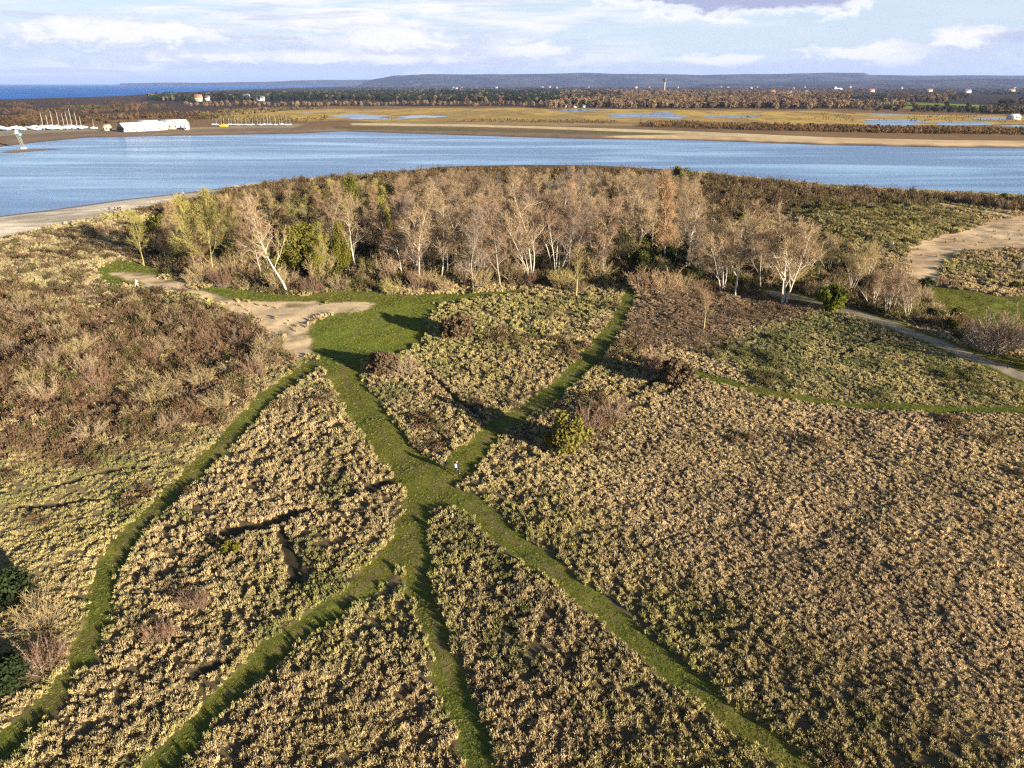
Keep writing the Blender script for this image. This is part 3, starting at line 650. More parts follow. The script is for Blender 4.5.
nf = .42*vnoise((rot_(.5)[0]+wx)/.47, (rot_(.5)[1]+wy)/.47)+.33*vnoise((rot_(1.3)[0]-wy)/.83+9, (rot_(1.3)[1]+wx)/.83)+.25*vnoise((rot_(2.2)[0]+wy)/1.9, (rot_(2.2)[1]-wx)/1.9+5)
nf = .5+(nf-.5)*1.25+(fbm(x, y, 7, 3, 65.)-.5)*.22; nr = sstep(150, 70, y); nf = nf*nr+n2*(1-nr)
RG = sstep(0, 18, x-np.where(y < 65, -6+(65-y)*.8, -4+(y-65)*.5))*sstep(150, 95, y)
prob = (1-bare)*(1-z['line'])*np.clip(.55+.40*RG+3.0*(1-.6*RG)*(nf-.42), .12, 1)*(1-.45*z['wood'])
prob *= 1-.25*z['heath']
keep = rng.random(N) < prob
def sel(d): return {k: v[keep] for k, v in d.items()}
x, y, h, n1, n2, n3, n4, nf, RG, wx, wy = (v[keep] for v in (x, y, h, n1, n2, n3, n4, nf, RG, wx, wy)); z = sel(z); s = s[keep]; n = len(x); q = rng.random(n)
straw = np.array([.46, .36, .185]); pale = np.array([.60, .47, .27]); yg = np.array([.33, .31, .10]); pk = np.array([.38, .285, .20]); gn = np.array([.13, .16, .045]); br = np.array([.22, .15, .09])
c = np.tile(straw, (n, 1)); c = mixt(c, pale, (q > .6)*.8*rng.random(n)); c = mixt(c, br, (q < .16)*.8)
right = RG
c = mixt(c, pk, np.clip(right*.30+(n4-.5)*1.2, 0, .55)); sr_ = vnoise((x*.8+y*.6+wx*2)/9, (y*.8-x*.6+wy)/1.1); sr2 = vnoise((x*.3-y*.95+wy*2)/7, (y*.3+x*.95+wx)/.9); c = c*(1+right*(.02+.34*(sr_-.3)+.30*(sr2-.3)))[:, None]*(1+.12*right[:, None])
c = mixt(c, yg, np.clip((.58-n1)*2.6*(1-right*.85), 0, .75)*(rng.random(n) < .8))
c = mixt(c, (.40, .33, .15), z['yellow']*.55)
c = mixt(c, np.array([.19, .21, .065]), z['green']*(n3 > .47)*.75); c = mixt(c, yg, z['green']*(n3 <= .47)*.5)
edge = 0
for L, wd in list(PATHS.values()): 
    edge = np.maximum(edge, 1-sstep(.2, 1.4, dpoly(x, y, L, wd)))
c = mixt(c, (.34, .34, .10), edge*.55*rng.random(n))
c = mixt(c, gn, (n3 < .30)*.5*(1-right))
c = mixt(c, (.28, .195, .13), z['heath']*.8); c = mixt(c, (.17, .10, .065), z['scrub']*.85*(n3 > .40)); c = mixt(c, (.40, .33, .19), z['dune']*.7)
c = mixt(c, (.17, .14, .06), z['wood']*.85); c = mixt(c, (.17, .11, .055), z['buck']*.85); c = mixt(c, (.30, .265, .10), z['mound']*.75)
c = c*(.8+.4*rng.random((n, 1)))*(.72+.56*fbm(x, y, 6.5, 4, 67.))[:, None]
k = (np.clip(y, 40, 400)/60)**.42
hs = (.40+1.25*nf)*(.65+.7*rng.random(n))*(.75+.5*n4)*(1-.34*RG)*(1-.35*z['yellow'])*(1-.35*z['heath'])*(1-.25*edge*rng.random(n))
sc = np.stack([(.78-.12*RG)*k*(.7+.5*rng.random(n))]*2+[k**.5*hs*.92], 1); c = c*1.08
idx = rng.integers(0, 6, n)
scatter('dry_grass', np.stack([x, y, h-.02], 1), sc, c, idx, TUFTS, 'dry straw-coloured tussock grass covering the field between mown green paths')
NB = n
# short turf on the mown paths
x, y = fanpoints(260000, 21, 190, -1.3); s = shore(x, y); z = zones(x, y, s); keep = rng.random(len(x)) < z['grass']*(1-z['sand'])*(1-z['gravel'])*(1-.5*(1-sstep(.1, .5, np.minimum.reduce([dpoly(x, y, PATHS[kk][0]) for kk in ('nw', 'ne', 'sw', 'se', 's', 'w')])))*np.clip((fbm(x, y, 2.5, 3, 6.)-.3)*3, 0, 1)); x, y = x[keep], y[keep]; h = hnear(x, y, s[keep]); n = len(x)
c = np.tile(np.array([.215, .225, .045]), (n, 1)); c = mixt(c, (.28, .23, .09), np.clip(fbm(x, y, 1.6, 3, 51.)-.35, 0, 1)*1.6*rng.random(n)); c = mixt(c, (.22, .25, .045), (spoly(x, y, POLY['lawn']) > 0)*.8); c *= 1.1* (.6+.7*rng.random((n, 1))); k = (np.clip(y, 40, 400)/60)**.4
scatter('mown_grass', np.stack([x, y, h-.01], 1), np.stack([k*.6]*2+[k*.085*(.5+1.0*rng.random(n))], 1), c, rng.integers(0, 6, n), TUFTS, 'short green turf on the mown paths')
# bramble, heather and low scrub
x, y = fanpoints(60000, 21, 345, -.9); s = shore(x, y); z = zones(x, y, s); h = hnear(x, y, s)
n1 = fbm(x, y, 9, 3, 21.); n3 = fbm(x, y, 3.5, 3, 23.)
dens = np.clip(z['scrub']*1.0+z['heath']*.55+z['wood']*1.0+z['buck']*1.0+z['dune']*.45+z['green']*.35*(n1 > .5)+z['mound']*.28+z['bank']*.5+.10*(n1 > .62)+.9*((n1 > .70)*(y < 130)), 0, 1)*(1-np.clip(z['grass']+z['sand']+z['gravel']+z['beach'], 0, 1))
keep = rng.random(len(x)) < dens*np.clip((n3-.25)*2.8, .12, 1)
x, y, h, n1, n3 = (v[keep] for v in (x, y, h, n1, n3)); z = sel(z); n = len(x); q = rng.random(n)
c = np.tile(np.array([.205, .13, .075]), (n, 1)); c = mixt(c, (.36, .27, .15), (q > .78)*.8); c = mixt(c, (.14, .14, .05), (q < .25)*.8)
c = mixt(c, (.27, .18, .115), z['heath']*.8); c = mixt(c, (.17, .12, .06), z['buck']*.5); c = mixt(c, (.15, .15, .05), z['wood']*(q < .5)*.7); c = mixt(c, (.19, .17, .06), z['mound']*.7); c = mixt(c, (.15, .17, .055), z['green']*.7)
c = c*(.6+.5*rng.random((n, 1)))*(.55+.8*fbm(x, y, 5, 3, 71.))[:, None]
k = (np.clip(y, 40, 400)/70)**.5*(.7+.7*rng.random(n)); hz = k*(1+.9*z['buck']+.6*z['wood']+.35*z['scrub'])*(1-.45*z['heath'])*(.5+.9*n3)
scatter('low_scrub', np.stack([x, y, h-.03], 1), np.stack([k*1.15, k*1.15, hz], 1), c, rng.integers(0, 4, n), BRAM, 'brown and purple low bramble and heather scrub on the dunes')
NB2 = n

# ------------------------------------------------------------------ the wood: traced front trees
def hpx(base, top, dist=None):
    """real height from photograph rows of base and top"""
    X0, Y0, z0 = PG(*base); 
    t = (384-top)/F; p = R(PITCH); ang = math.atan2(-math.sin(p)+t*math.cos(p), math.cos(p)+t*math.sin(p)); return (X0, Y0, z0-.05), CAM_H+Y0*math.tan(ang)-z0
def put(p, native, base, top, label, group=None, **kw):
    loc, H = hpx(base, top); return plant(p, loc, label, group, s=H/(native*kw.get('sz', 1.0)), **kw)
put(LEAN, 13.4, (288, 293), 200, 'tall leaning white-trunked bare tree at the sandy clearing edge, nearest of the left trees', rz=.2)
put(BT[0], 14, (334, 262), 190, 'forked pale bare tree rising beside yellow-green ivy')
put(BT[3], 14, (357, 272), 196, 'slim bare tree with white trunk right of the yellow-green ivy')
put(BT[1], 14, (387, 266), 198, 'thin pale bare tree between the two white-trunked trees by the meadow')
put(BT[0], 14, (419, 281), 192, 'white-trunked bare tree with upright crown above the green meadow', rz=2.)
put(BT[3], 14, (441, 280), 196, 'white bare tree with kinked trunk at the meadow end', rz=4.)
put(BT[4], 14, (473, 288), 212, 'slender white trunk leaning left at the wood edge')
put(BT[2], 14, (500, 286), 205, 'grey bare tree leaning right beside the big multi-stemmed tree')
put(MT[0], 13, (531, 278), 184, 'large multi-stemmed pale bare tree fanning out in the middle of the wood')
put(MT[1], 13, (556, 274), 190, 'pinkish multi-stemmed bare tree right of the largest fan-shaped tree')
put(SAP, 6, (576, 297), 246, 'yellowish thin bare tree standing in brambles at the wood edge', crown='twig_straw')
put(BT[1], 14, (601, 276), 198, 'slim bare tree left of the dark hollow in the wood')
put(CONE, 14, (664, 262), 172, 'tall narrow orange-brown columnar tree above the dark hollow')
put(MT[0], 13, (640, 250), 192, 'cluster of white stems left of the orange columnar tree', rz=1.)
W, C, L_ = ivied(46); loc, H = hpx((684, 276), 194); t = thing('ivy_clad_tree', 'bare tree with dark ivy-clad trunk and white upper limbs beside the orange columnar tree', 'tree', loc, 1.0); t.scale = (H/13,)*3
link('trunk', W.mesh('ivy_clad_trunk', MAT['bark_pale']), t); link('crown', C.mesh('ivy_clad_crown', MAT['twig_beige']), t); link('ivy', L_.mesh('ivy', MAT['leaf_dark']), t)
put(MT[0], 13, (722, 292), 208, 'bare tree with clustered white stems near the reddish heath', rz=2.2)
put(BT[0], 14, (735, 296), 204, 'bare tree with straight white trunk at the corner of the reddish heath')
put(WIDE, 8.6, (783, 304), 222, 'wide spreading white-limbed bare tree left of the bright green bush')
put(BT[2], 14, (760, 288), 216, 'grey bare tree behind the wide spreading white one')
put(SAP, 6, (704, 329), 291, 'small young tree with bright yellow stem standing alone in reddish heath')
put(LB['bright'][0], 2.4, (830, 311), 284, 'bright yellow-green leafy bush beside the gravel path', sz=1.2)
put(IVY, 12, (144, 266), 212, 'bare tree with yellow-green ivy at the left end of the wood', crown='twig_gold')
put(IVY, 12, (196, 276), 196, 'bare tree with golden lichen twigs near the sandy track', rz=1.5, crown='twig_gold')
put(IVY, 12, (214, 279), 190, 'golden ivy-stemmed bare tree right of its twin near the sandy track', rz=3., crown='twig_gold')
put(IVY, 12, (236, 272), 206, 'yellowish bare tree with curved stem over brambles', rz=4., crown='twig_gold')
put(BT[2], 14, (262, 278), 205, 'grey twiggy bare tree behind the leaning white trunk')
put(FN[0], 2.4, (344, 272), 222, 'yellow-green leafy tree crown right of the leaning white trunk', sz=1.6, sx=.5, crown='leaf_yellow')
put(FN[1], 2.4, (322, 280), 254, 'yellow leafy bush low beside the leaning white trunk', sx=.6)
put(FN[0], 2.4, (384, 256), 196, 'tall yellow-green ivy crown rising above the wood', sz=2.0, sx=.6)
put(FN[1], 2.4, (352, 232), 172, 'dark olive evergreen crown standing highest in the left wood', sz=2.2, sx=.6, crown='leaf_olive')
put(FN[1], 2.4, (303, 272), 224, 'small yellow ivy clump among pale twigs')
put(LB['olive'][0], 2.4, (160, 236), 214, 'low olive bush at the shaded left end of the wood')
put(LB['bright'][1], 2.4, (516, 256), 228, 'green ivy clump low in the middle of the wood', sz=1.2)
for i, (bx, by, ty, lab) in enumerate(((872, 308, 262, 'leftmost of the multi-stemmed willows beside the gravel path'), (888, 316, 262, 'middle multi-stemmed bare willow beside the gravel path'), (907, 318, 270, 'right-hand multi-stemmed bare willow beside the gravel path'), (850, 290, 244, 'straw-coloured bare willow above the gravel path'), (828, 272, 232, 'pale yellowish willow behind the bright green bush'), (868, 276, 236, 'olive-tinted bare willow below the sandy clearing'), (806, 270, 222, 'bare willow between the spreading tree and the mound'))):
    put(MT[i % 2], 13, (bx, by), ty, lab, crown='twig_straw' if i in (3, 4, 5) else None)

# the mass of the wood
WX = POLY['wood']; cand = []; tries = 0
def okd(px, py, pts, d): return all((px-a)**2+(py-b)**2 > d*d for a, b in pts)
HOL = PX([(600, 235), (640, 245), (700, 262), (680, 290), (632, 292), (604, 272)])
while len(cand) < 230 and tries < 14000:
    tries += 1; gx, gy = random.uniform(165, 800), random.uniform(190, 280)
    X_, Y_ = P(gx, gy); X_, Y_ = float(X_), float(Y_)
    a = np.array([X_]), np.array([Y_])
    if not inside(*a, WX)[0] or inside(*a, HOL)[0] or gy > 288: continue
    if gx > 700 and random.random() < .8: continue
    if gx < 400 and random.random() < .45: continue
    if okd(X_, Y_, cand, 3.3+1.0*(gx < 400)): cand.append((X_, Y_)); 
for (X_, Y_) in cand:
    zz = ground_z(X_, Y_); px = 512+X_/math.hypot(Y_, CAM_H)*F
    p = random.choice(BT+[BT[4], BT[1], BT[2], BT[2], BT[4]]) if px > 400 else random.choice([BT[2], BT[4], IVY])
    H = random.uniform(9.5, 13.5) if px > 400 else random.uniform(7, 10.5)
    if px > 690: H *= .6
    rlim = np.interp(px, [a_[0] for a_ in SH], [a_[1] for a_ in SH])+random.uniform(2, 12); tt_ = (384-rlim)/F; ang_ = math.atan2(-math.sin(R(PITCH))+tt_*math.cos(R(PITCH)), math.cos(R(PITCH))+tt_*math.sin(R(PITCH)))
    H = max(3.5, min(H, (CAM_H+Y_*math.tan(ang_)-zz)/1.0))
    # keep back rows below the river's edge line, as they are in the photograph
    wt = plant(p, (X_, Y_, zz), 'bare pinkish-brown tree in the dense middle of the wood' if px > 400 else 'bare golden-brown tree in the left part of the wood', 'bare trees packed together in the wood' if px > 400 else 'bare trees in the left part of the wood', s=H/13.5, crown=random.choice(['twig_beige', 'twig_pink', 'twig_grey', 'twig_beige']) if px > 400 else random.choice(['twig_straw', 'twig_gold', 'twig_gold', 'twig_brown', 'twig_beige']))
    wt.scale.x *= 1.25; wt.scale.y *= 1.25
# understorey shrubs
def strew(n, x0, x1, y0, y1, kinds, smin, smax, label, group, poly=None, dmin=2.0, sz=1.0, avoid=True, maxg=.25):
    pts = []; tr = 0
    while len(pts) < n and tr < n*60:
        tr += 1; gx, gy = random.uniform(x0, x1), random.uniform(y0, y1); X_, Y_ = map(float, P(gx, gy)); a = (np.array([X_]), np.array([Y_]))
        if poly is not None and not inside(*a, POLY[poly])[0]: continue
        if not okd(X_, Y_, pts, dmin): continue
        if avoid:
            zz = zones(*a); 
            if max(zz['grass'][0], zz['sand'][0], zz['gravel'][0], zz['beach'][0]) > maxg: continue
        pts.append((X_, Y_)); k = random.choice(kinds); p = random.choice((SH_.get(k) or LB.get(k)))
        plant(p, (X_, Y_, ground_z(X_, Y_)-.05), label, group, s=random.uniform(smin, smax), sz=sz*random.uniform(.8, 1.2))
strew(84, 140, 930, 205, 322, ['olive', 'beige', 'brown', 'straw', 'gold', 'beige', 'gold'], .9, 2.0, 'low shrub in the undergrowth beneath the bare trees', 'undergrowth shrubs beneath the bare trees', 'wood', 2.4)
strew(52, 190, 700, 262, 296, ['beige', 'straw', 'brown', 'straw', 'brown', 'gold'], .9, 1.7, 'bare brushwood along the sunny front edge of the wood', 'brushwood along the front edge of the wood', None, 1.9, sz=1.25, maxg=.12)
strew(26, 600, 725, 240, 287, ['dark', 'olive', 'dark'], .9, 1.5, 'dark evergreen bush in the shaded hollow of the wood', 'dark evergreen bushes in the hollow', 'wood', 2.6)
strew(72, 0, 280, 288, 440, ['beige', 'brown', 'beige', 'brown', 'straw', 'straw'], .6, 1.25, 'rounded bare shrub in the heathy scrub left of the curving path', 'rounded bare shrubs in the left scrub', 'scrub', 2.2, sz=.85)
strew(22, 0, 130, 225, 295, ['beige', 'brown', 'straw'], .35, .8, 'low dry shrub on the dune slope above the beach', 'low dry shrubs on the dune above the beach', 'dune', 2.6, sz=.8)
strew(110, 160, 1023, 168, 222, ['brown', 'red', 'olive', 'dark', 'red', 'beige'], .6, 1.25, 'dark buckthorn bush in the thicket along the river bank', 'buckthorn bushes along the near river bank', 'buck', 3.0, sz=.95)
strew(26, 780, 985, 206, 250, ['olive', 'olive', 'dark', 'straw'], .4, .9, 'olive gorse bush on the grassy mound by the river', 'gorse bushes on the mound', 'mound', 3.0, sz=.7)
strew(14, 905, 1023, 280, 345, ['straw', 'olive', 'brown'], .5, .9, 'tangled bush on the bank beside the gravel path', 'tangled bushes on the right bank', None, 2.6)
for (p, nat, b, ty, lab, kw) in (
    (LB['yellow'][1], 2.4, (567, 450), 413, 'round yellow-green evergreen bush beside the north-east grass path', dict(crown='leaf_moss', sx=.85)),
    (SH_['brown'][1], 1.8, (590, 428), 408, 'brown twiggy bush close behind the round yellow-green evergreen', dict()),
    (LB['red'][0], 2.4, (458, 338), 312, 'dark bare thorn bush standing alone in the grass above the meadow', dict()),
    (LB['red'][1], 2.4, (385, 374), 350, 'reddish-brown bare bush at the top of the wide green path', dict()),
    (SH_['beige'][0], 2.4, (407, 375), 356, 'small beige bush beside the reddish-brown bush on the green path', dict()),
    (LB['red'][0], 2.4, (676, 384), 358, 'rusty bare bush where the thin trail meets the grass path', dict()),
    (SH_['brown'][1], 1.8, (655, 372), 352, 'dark bare bush left of the rusty bush by the thin trail', dict()),
    (SH_['straw'][0], 2.4, (612, 420), 398, 'dry pinkish bush beside the track right of the evergreen', dict(crown='twig_pink')),
    (SH_['straw'][1], 2.4, (663, 294), 270, 'orange brushwood clump at the mouth of the dark hollow', dict(crown='twig_orange')),
    (SH_['straw'][0], 2.4, (643, 294), 272, 'orange brushwood clump left of its neighbour at the dark hollow', dict(crown='twig_orange')),
    (SH_['straw'][0], 2.4, (682, 292), 273, 'straw brushwood clump right of the orange ones at the hollow', dict()),
    (SH_['beige'][0], 2.4, (42, 626), 600, 'pale bare shrub with white forked branches at the lower left', dict(crown='twig_straw')),
    (LB['dark'][1], 2.4, (6, 690), 660, 'dark green bush at the lower left edge', dict()),
    (SH_['brown'][0], 1.8, (46, 668), 645, 'dark brown shrub below the pale shrub at the lower left', dict()),
    (LB['yellow'][0], 2.4, (231, 553), 541, 'tiny yellow gorse bush alone in the dry grass', dict()),
    (SH_['brown'][1], 1.8, (196, 608), 592, 'brown bramble bush in the grass between two diagonal paths', dict()),
    (SH_['brown'][1], 1.8, (160, 640), 624, 'purplish bramble bush left of the middle diagonal path', dict()),
    (SH_['grey'][1], 3.2, (990, 352), 318, 'grey twiggy bush shading the green strip by the gravel path', dict()),
    (SH_['brown'][0], 1.8, (1012, 348), 316, 'brown bush at the right edge beyond the gravel path', dict()),
    (SH_['grey'][0], 3.2, (1060, 372), 322, 'large grey bush just beyond the right edge of view', dict()),
    (LB['olive'][0], 2.4, (680, 182), 166, 'lone olive bush standing up at the river edge', dict()),
    (LB['dark'][0], 2.4, (925, 291), 277, 'dark bush below the corner of the sandy clearing', dict())):
    put(p, nat, b, ty, lab, **kw)
loc, H = hpx((20, 598), 545); 
put(LB['dark'][0], 2.4, (8, 604), 572, 'dark evergreen bush at the left edge with a long shadow')

# ------------------------------------------------------------------ far bank vegetation
def far_tree(seed, conifer=False, H=11., Rr=4.2):
    r = np.random.default_rng(seed); G = Geo(); cs = lobes(r, 22, Rr*.8, H*.75, H*.18, .3)
    if conifer: cs[:, :2] *= (1.15-.8*(cs[:, 2:3]/H))
    for p in cs: 
        q = r.normal(size=(44, 3)); q /= np.linalg.norm(q, axis=1, keepdims=True); G.leaves(p+q*Rr*.28*(.5+.7*r.random((len(q), 1))), .55, r)
    T_ = Geo(); T_.tube(bend((0, 0, -.3), (0, 0, 1), H*.8, 3, r, .04), [.3, .25, .18, .08], 5); return T_, G
FT = [far_tree(200+i) for i in range(4)]+[far_tree(210+i, True, 12, 3.4) for i in range(2)]
FTS = []
for i, (T_, G) in enumerate(FT):
    g2 = Geo(); g2.V = list(T_.V)+[v for v in G.V]; g2.Q = list(T_.Q); off = T_.n; g2.Q += [q_+off for q_ in G.Q]; g2.T = list(T_.T); g2.n = off+G.n; FTS.append(g2.mesh('far_tree', MAT['tree_stuff']))
MAT['far_brown'] = foliage('far_brown_crown', (.25, .175, .105), .1, .5, scale=.3); MAT['far_rust'] = foliage('far_orange_crown', (.29, .20, .11), .1, .4, scale=.3); MAT['far_green'] = foliage('far_evergreen_crown', (.045, .055, .028), .1, .4, scale=.3)
FTM = [(T_.mesh('far_trunk', MAT['bark_dark']), G.mesh('far_crown', MAT['far_brown'])) for T_, G in FT]
def fpx(x_, y_): X_, Y_ = P(x_, y_); return float(X_), float(Y_)
def fplant(px, py, H, kind, crown, label, group, name='tree'):
    X_, Y_ = fpx(px, py); tr, cr = FTM[kind]; t = thing(name, label, 'tree', (X_, Y_, -.05), random.random()*6.28, group); t.scale = (H/11*random.uniform(.9, 1.25), H/11*random.uniform(.9, 1.25), H/11)
    link('trunk', tr, t); o = link('crown', cr, t); o.material_slots[0].link = 'OBJECT'; o.material_slots[0].material = MAT[crown]
# front rows of the far woods as single trees
fr = []
for i in range(125):
    px = 545+ (905-545)*((i+random.random())/125)**1.15; fr.append((px, 108.6+random.uniform(-2.6, .6)+max(0, (min(px, 830)-700)/150)*1.0-max(0, px-840)*.03))
for px, py in fr:
    cone = random.random() < (.35 if px < 620 else .1)
    fplant(px, py, random.uniform(9, 16), random.choice([4, 5]) if cone else random.choice([0, 1, 2, 3]), 'far_green' if cone else random.choice(['far_brown', 'far_rust', 'far_brown']),
           'dark evergreen in the front row of the far wood' if cone else 'brown leafless tree in the front row of the far wood', 'dark evergreens in the far wood front row' if cone else 'brown trees in the far wood front row')
for i in range(90):
    px = 185+(545-185)*(i+random.random())/90; py = 106.0+random.uniform(-2.2, .8)
    fplant(px, py, random.uniform(6, 9), random.choice([0, 1, 2, 3]), random.choice(['far_brown', 'far_brown', 'far_rust']), 'brown leafless tree edging the golden marsh across the river', 'brown trees edging the far golden marsh')
for (px, py, H, lab) in ((945, 112, 15, 'tallest dark evergreen standing alone beside the far green field'), (966, 111.5, 13, 'dark evergreen right of the tallest one by the far field'), (884, 103, 9, 'dark evergreen left of the far green field'), (850, 105, 8, 'small dark tree at the left end of the far green field'), (950, 113, 9, 'small dark evergreen at the foot of the tallest one'), (972, 114, 8, 'low dark tree among the far field hedges')):
    fplant(px, py, H, 4, 'far_green', lab, None)
# the rest of the far woods: one mass
def farmass(n, x0, x1, y0, y1, pick, jit=0):
    px = rng.uniform(x0, x1, n); py = rng.uniform(y0, y1, n); return px, py
L1 = []; 
def addmass(n, poly, col, alt=None, conif=0.0, H=(7, 11), frac=.3, clump=.0):
    pl = np.array(poly, float); x0, y0 = pl.min(0); x1, y1 = pl.max(0); px = rng.uniform(x0, x1, n*3); py = rng.uniform(y0, y1, n*3); k = inside(px, py, pl)
    k &= ~(inside(px, py-.3, [(832, 99.5), (900, 100.6), (985, 104), (990, 109.4), (900, 107.6), (835, 105)]) & (rng.random(len(px)) > .06))
    if clump: k &= fbm(px, py*6, 30, 3, 31.) > clump
    px, py = px[k][:n], py[k][:n]; m = len(px); X_, Y_ = P(px, py); hh = rng.uniform(H[0], H[1], m)/11
    c = np.tile(np.array(col), (m, 1))
    if alt is not None: c = mixt(c, alt, (rng.random(m) < frac)*1.0)
    c = c*(.5+.55*rng.random((m, 1)))*(.50+1.25*fbm(px, py*5, 22, 4, 41.))[:, None]; wd = hh*np.clip(Y_/1400, 1, 2.2)**.7*(.9+.5*rng.random(m))
    ix = np.where(rng.random(m) < conif, rng.integers(4, 6, m), rng.integers(0, 4, m)); L1.append((X_, Y_, wd, hh, c, ix))
dk = (.045, .055, .03); bn = (.24, .165, .10); og = (.31, .205, .11); gy = (.20, .15, .13)
addmass(2600, [(150, 96), (330, 93), (560, 91), (620, 92), (620, 104), (560, 103), (330, 101), (200, 101), (150, 101)], dk, bn, .5, (9, 14), .12)
addmass(700, [(360, 88.2), (620, 87.6), (620, 93), (360, 93)], dk, gy, .5, (9, 13), .3)
addmass(2200, [(0, 104), (200, 100), (560, 102), (560, 107), (330, 105.5), (200, 107), (0, 120)], (.15, .09, .055), (.07, .07, .035), .1, (2.5, 5), .35, .45)
addmass(2000, [(560, 91), (850, 91), (850, 108), (880, 107), (940, 106), (960, 92), (850, 108), (700, 108), (560, 106)], bn, og, .12, (9, 15), .35)
addmass(900, [(560, 88), (1100, 88.5), (1100, 92), (560, 92)], (.20, .13, .10), dk, .3, (8, 12), .3)
addmass(1500, [(840, 92), (1100, 92), (1100, 104), (1000, 104.5), (980, 103.5), (900, 100), (850, 99)], (.17, .12, .07), (.06, .07, .03), .3, (6, 10), .4, .42)
addmass(420, [(860, 107), (1100, 109), (1100, 115), (960, 113), (860, 111)], (.07, .075, .035), bn, .2, (4, 8), .4, .4)
addmass(200, [(560, 104), (700, 107), (700, 109), (560, 107.5)], bn, dk, .2, (4, 6), .4)
addmass(520, [(980, 109), (1100, 112), (1100, 117), (990, 114)], (.25, .19, .08), dk, .2, (3, 7), .3)
addmass(420, [(195, 112), (260, 108.5), (330, 108), (200, 118)], (.24, .19, .07), bn, .0, (2, 4), .4, .4)
Xs, Ys_, wd, hh, cc, ii = (np.concatenate([a[k_] for a in L1]) for k_ in range(6))
scatter('far_wood', np.stack([Xs, Ys_, np.full(len(Xs), -.2)], 1), np.stack([wd, wd, hh], 1), cc, ii, FTS, 'continuous far-off wood of dark evergreens and brown bare trees beyond the marsh')
L1 = []
addmass(2600, [(640, 124), (760, 124.5), (900, 127.5), (1100, 130), (1100, 136), (900, 133.5), (760, 130.5), (640, 127)], (.29, .165, .07), (.15, .12, .045), 0, (1.0, 3.0), .35)
addmass(700, [(380, 118.5), (700, 121), (700, 124.5), (380, 121)], (.24, .15, .07), (.13, .11, .05), 0, (.8, 1.6), .35, .45)
addmass(1600, [(-80, 118), (60, 116), (200, 112), (220, 119), (60, 125.5), (-80, 129)], (.17, .10, .05), (.09, .075, .035), 0, (1.5, 3.5), .35, .35)
addmass(600, [(185, 117), (330, 115.5), (330, 121.5), (185, 123)], (.26, .19, .07), (.14, .12, .05), 0, (1., 2.2), .35, .4)
addmass(500, [(700, 111), (860, 113), (1040, 117), (1040, 123), (860, 121), (700, 118)], (.27, .19, .09), (.16, .13, .06), 0, (.6, 1.5), .4, .5)
Xs, Ys_, wd, hh, cc, ii = (np.concatenate([a[k_] for a in L1]) for k_ in range(6))
scatter('far_scrub', np.stack([Xs, Ys_, np.full(len(Xs), -.1)], 1), np.stack([wd, wd, hh*1.1], 1), cc, np.minimum(ii, 3), FTS[:4], 'rust-brown scrub running behind the far beach and marsh')

# ------------------------------------------------------------------ boats, buildings, beacon
def hull_mesh(L=7.5, B=2.4, D=1.3, mat='hull_white'):
    n = 11; V = []; k = 7
    for i in range(n):
        t = i/(n-1); w = B/2*(1-(max(0, t-.35)/.65)**2.2)*(.78+.22*min(1, t/.3)); w = max(w, .03); sh = D+.25*t*t
        for j in range(k):
            a = -math.pi/2+math.pi*j/(k-1); yy = math.sin(a)*w; zz = sh*(1-math.cos(a)**.8*(1 if j not in (0, k-1) else 0))
            V.append((t*L-L/2, yy, zz))
    Q = [(i*k+j, (i+1)*k+j, (i+1)*k+j+1, i*k+j+1) for i in range(n-1) for j in range(k-1)]+[(i*k, i*k+k-1, (i+1)*k+k-1, (i+1)*k) for i in range(n-1)]
    T_ = [(0, j, j+1) for j in range(1, k-1)]
    return mesh('hull', V, Q, MAT[mat], tri=T_)
HULL = [hull_mesh(), hull_mesh(mat='hull_blue')]
g = Geo(); g.add([(-1.8, -.7, 1.3), (1.6, -.45, 1.35), (1.6, .45, 1.35), (-1.8, .7, 1.3), (-1.6, -.55, 1.95), (.9, -.35, 1.85), (.9, .35, 1.85), (-1.6, .55, 1.95)], [(4, 5, 6, 7), (0, 1, 5, 4), (1, 2, 6, 5), (2, 3, 7, 6), (3, 0, 4, 7)]); CABIN = g.mesh('cabin', MAT['white_paint'])
def mast_mesh(H): g = Geo(); g.tube([(0, 0, 1.3), (0, 0, H*.5), (0, 0, H)], [.13, .12, .09], 5); g.tube([(0, 0, 2.3), (-3.0, 0, 2.2)], [.09, .07], 4); g.tube([(0, -.6, H*.62), (0, .6, H*.62)], [.04, .04], 3); return g.mesh('mast', MAT['metal'])
MAST = mast_mesh(11)
g = Geo(); g.box((-.9, -.12, -1.1), (.9, .12, .15)); g.box((-2.2, -.7, -1.2), (-1.9, -.5, .4)); g.box((1.6, -.5, -1.2), (1.9, -.3, .5)); g.box((-2.2, .5, -1.2), (-1.9, .7, .4)); g.box((1.6, .3, -1.2), (1.9, .5, .5)); KEEL = g.mesh('keel', MAT['hull_blue'])
def boat(px, py, mast, rz, s, label, group, blue=False):
    X_, Y_ = fpx(px, py); t = thing('sailing_boat' if mast else 'motor_boat', label, 'boat', (X_, Y_, 1.15*s), rz, group); t.scale = (s, s, s)
    link('hull', HULL[1 if blue else 0], t); link('cabin', CABIN, t); link('keel', KEEL, t)
    if mast: o = link('mast', MAST, t); o.scale = (1, 1, mast)
for i in range(46):
    px = 1+i*1.9+random.random(); boat(px, 130.6-px*.018+random.uniform(-.9, .9), 0, random.uniform(-.5, .6)+(3.14 if i % 3 else 0), random.uniform(.55, 1.2), 'white boat hull laid up ashore in the crowded boatyard', 'white boats laid up ashore in the boatyard')
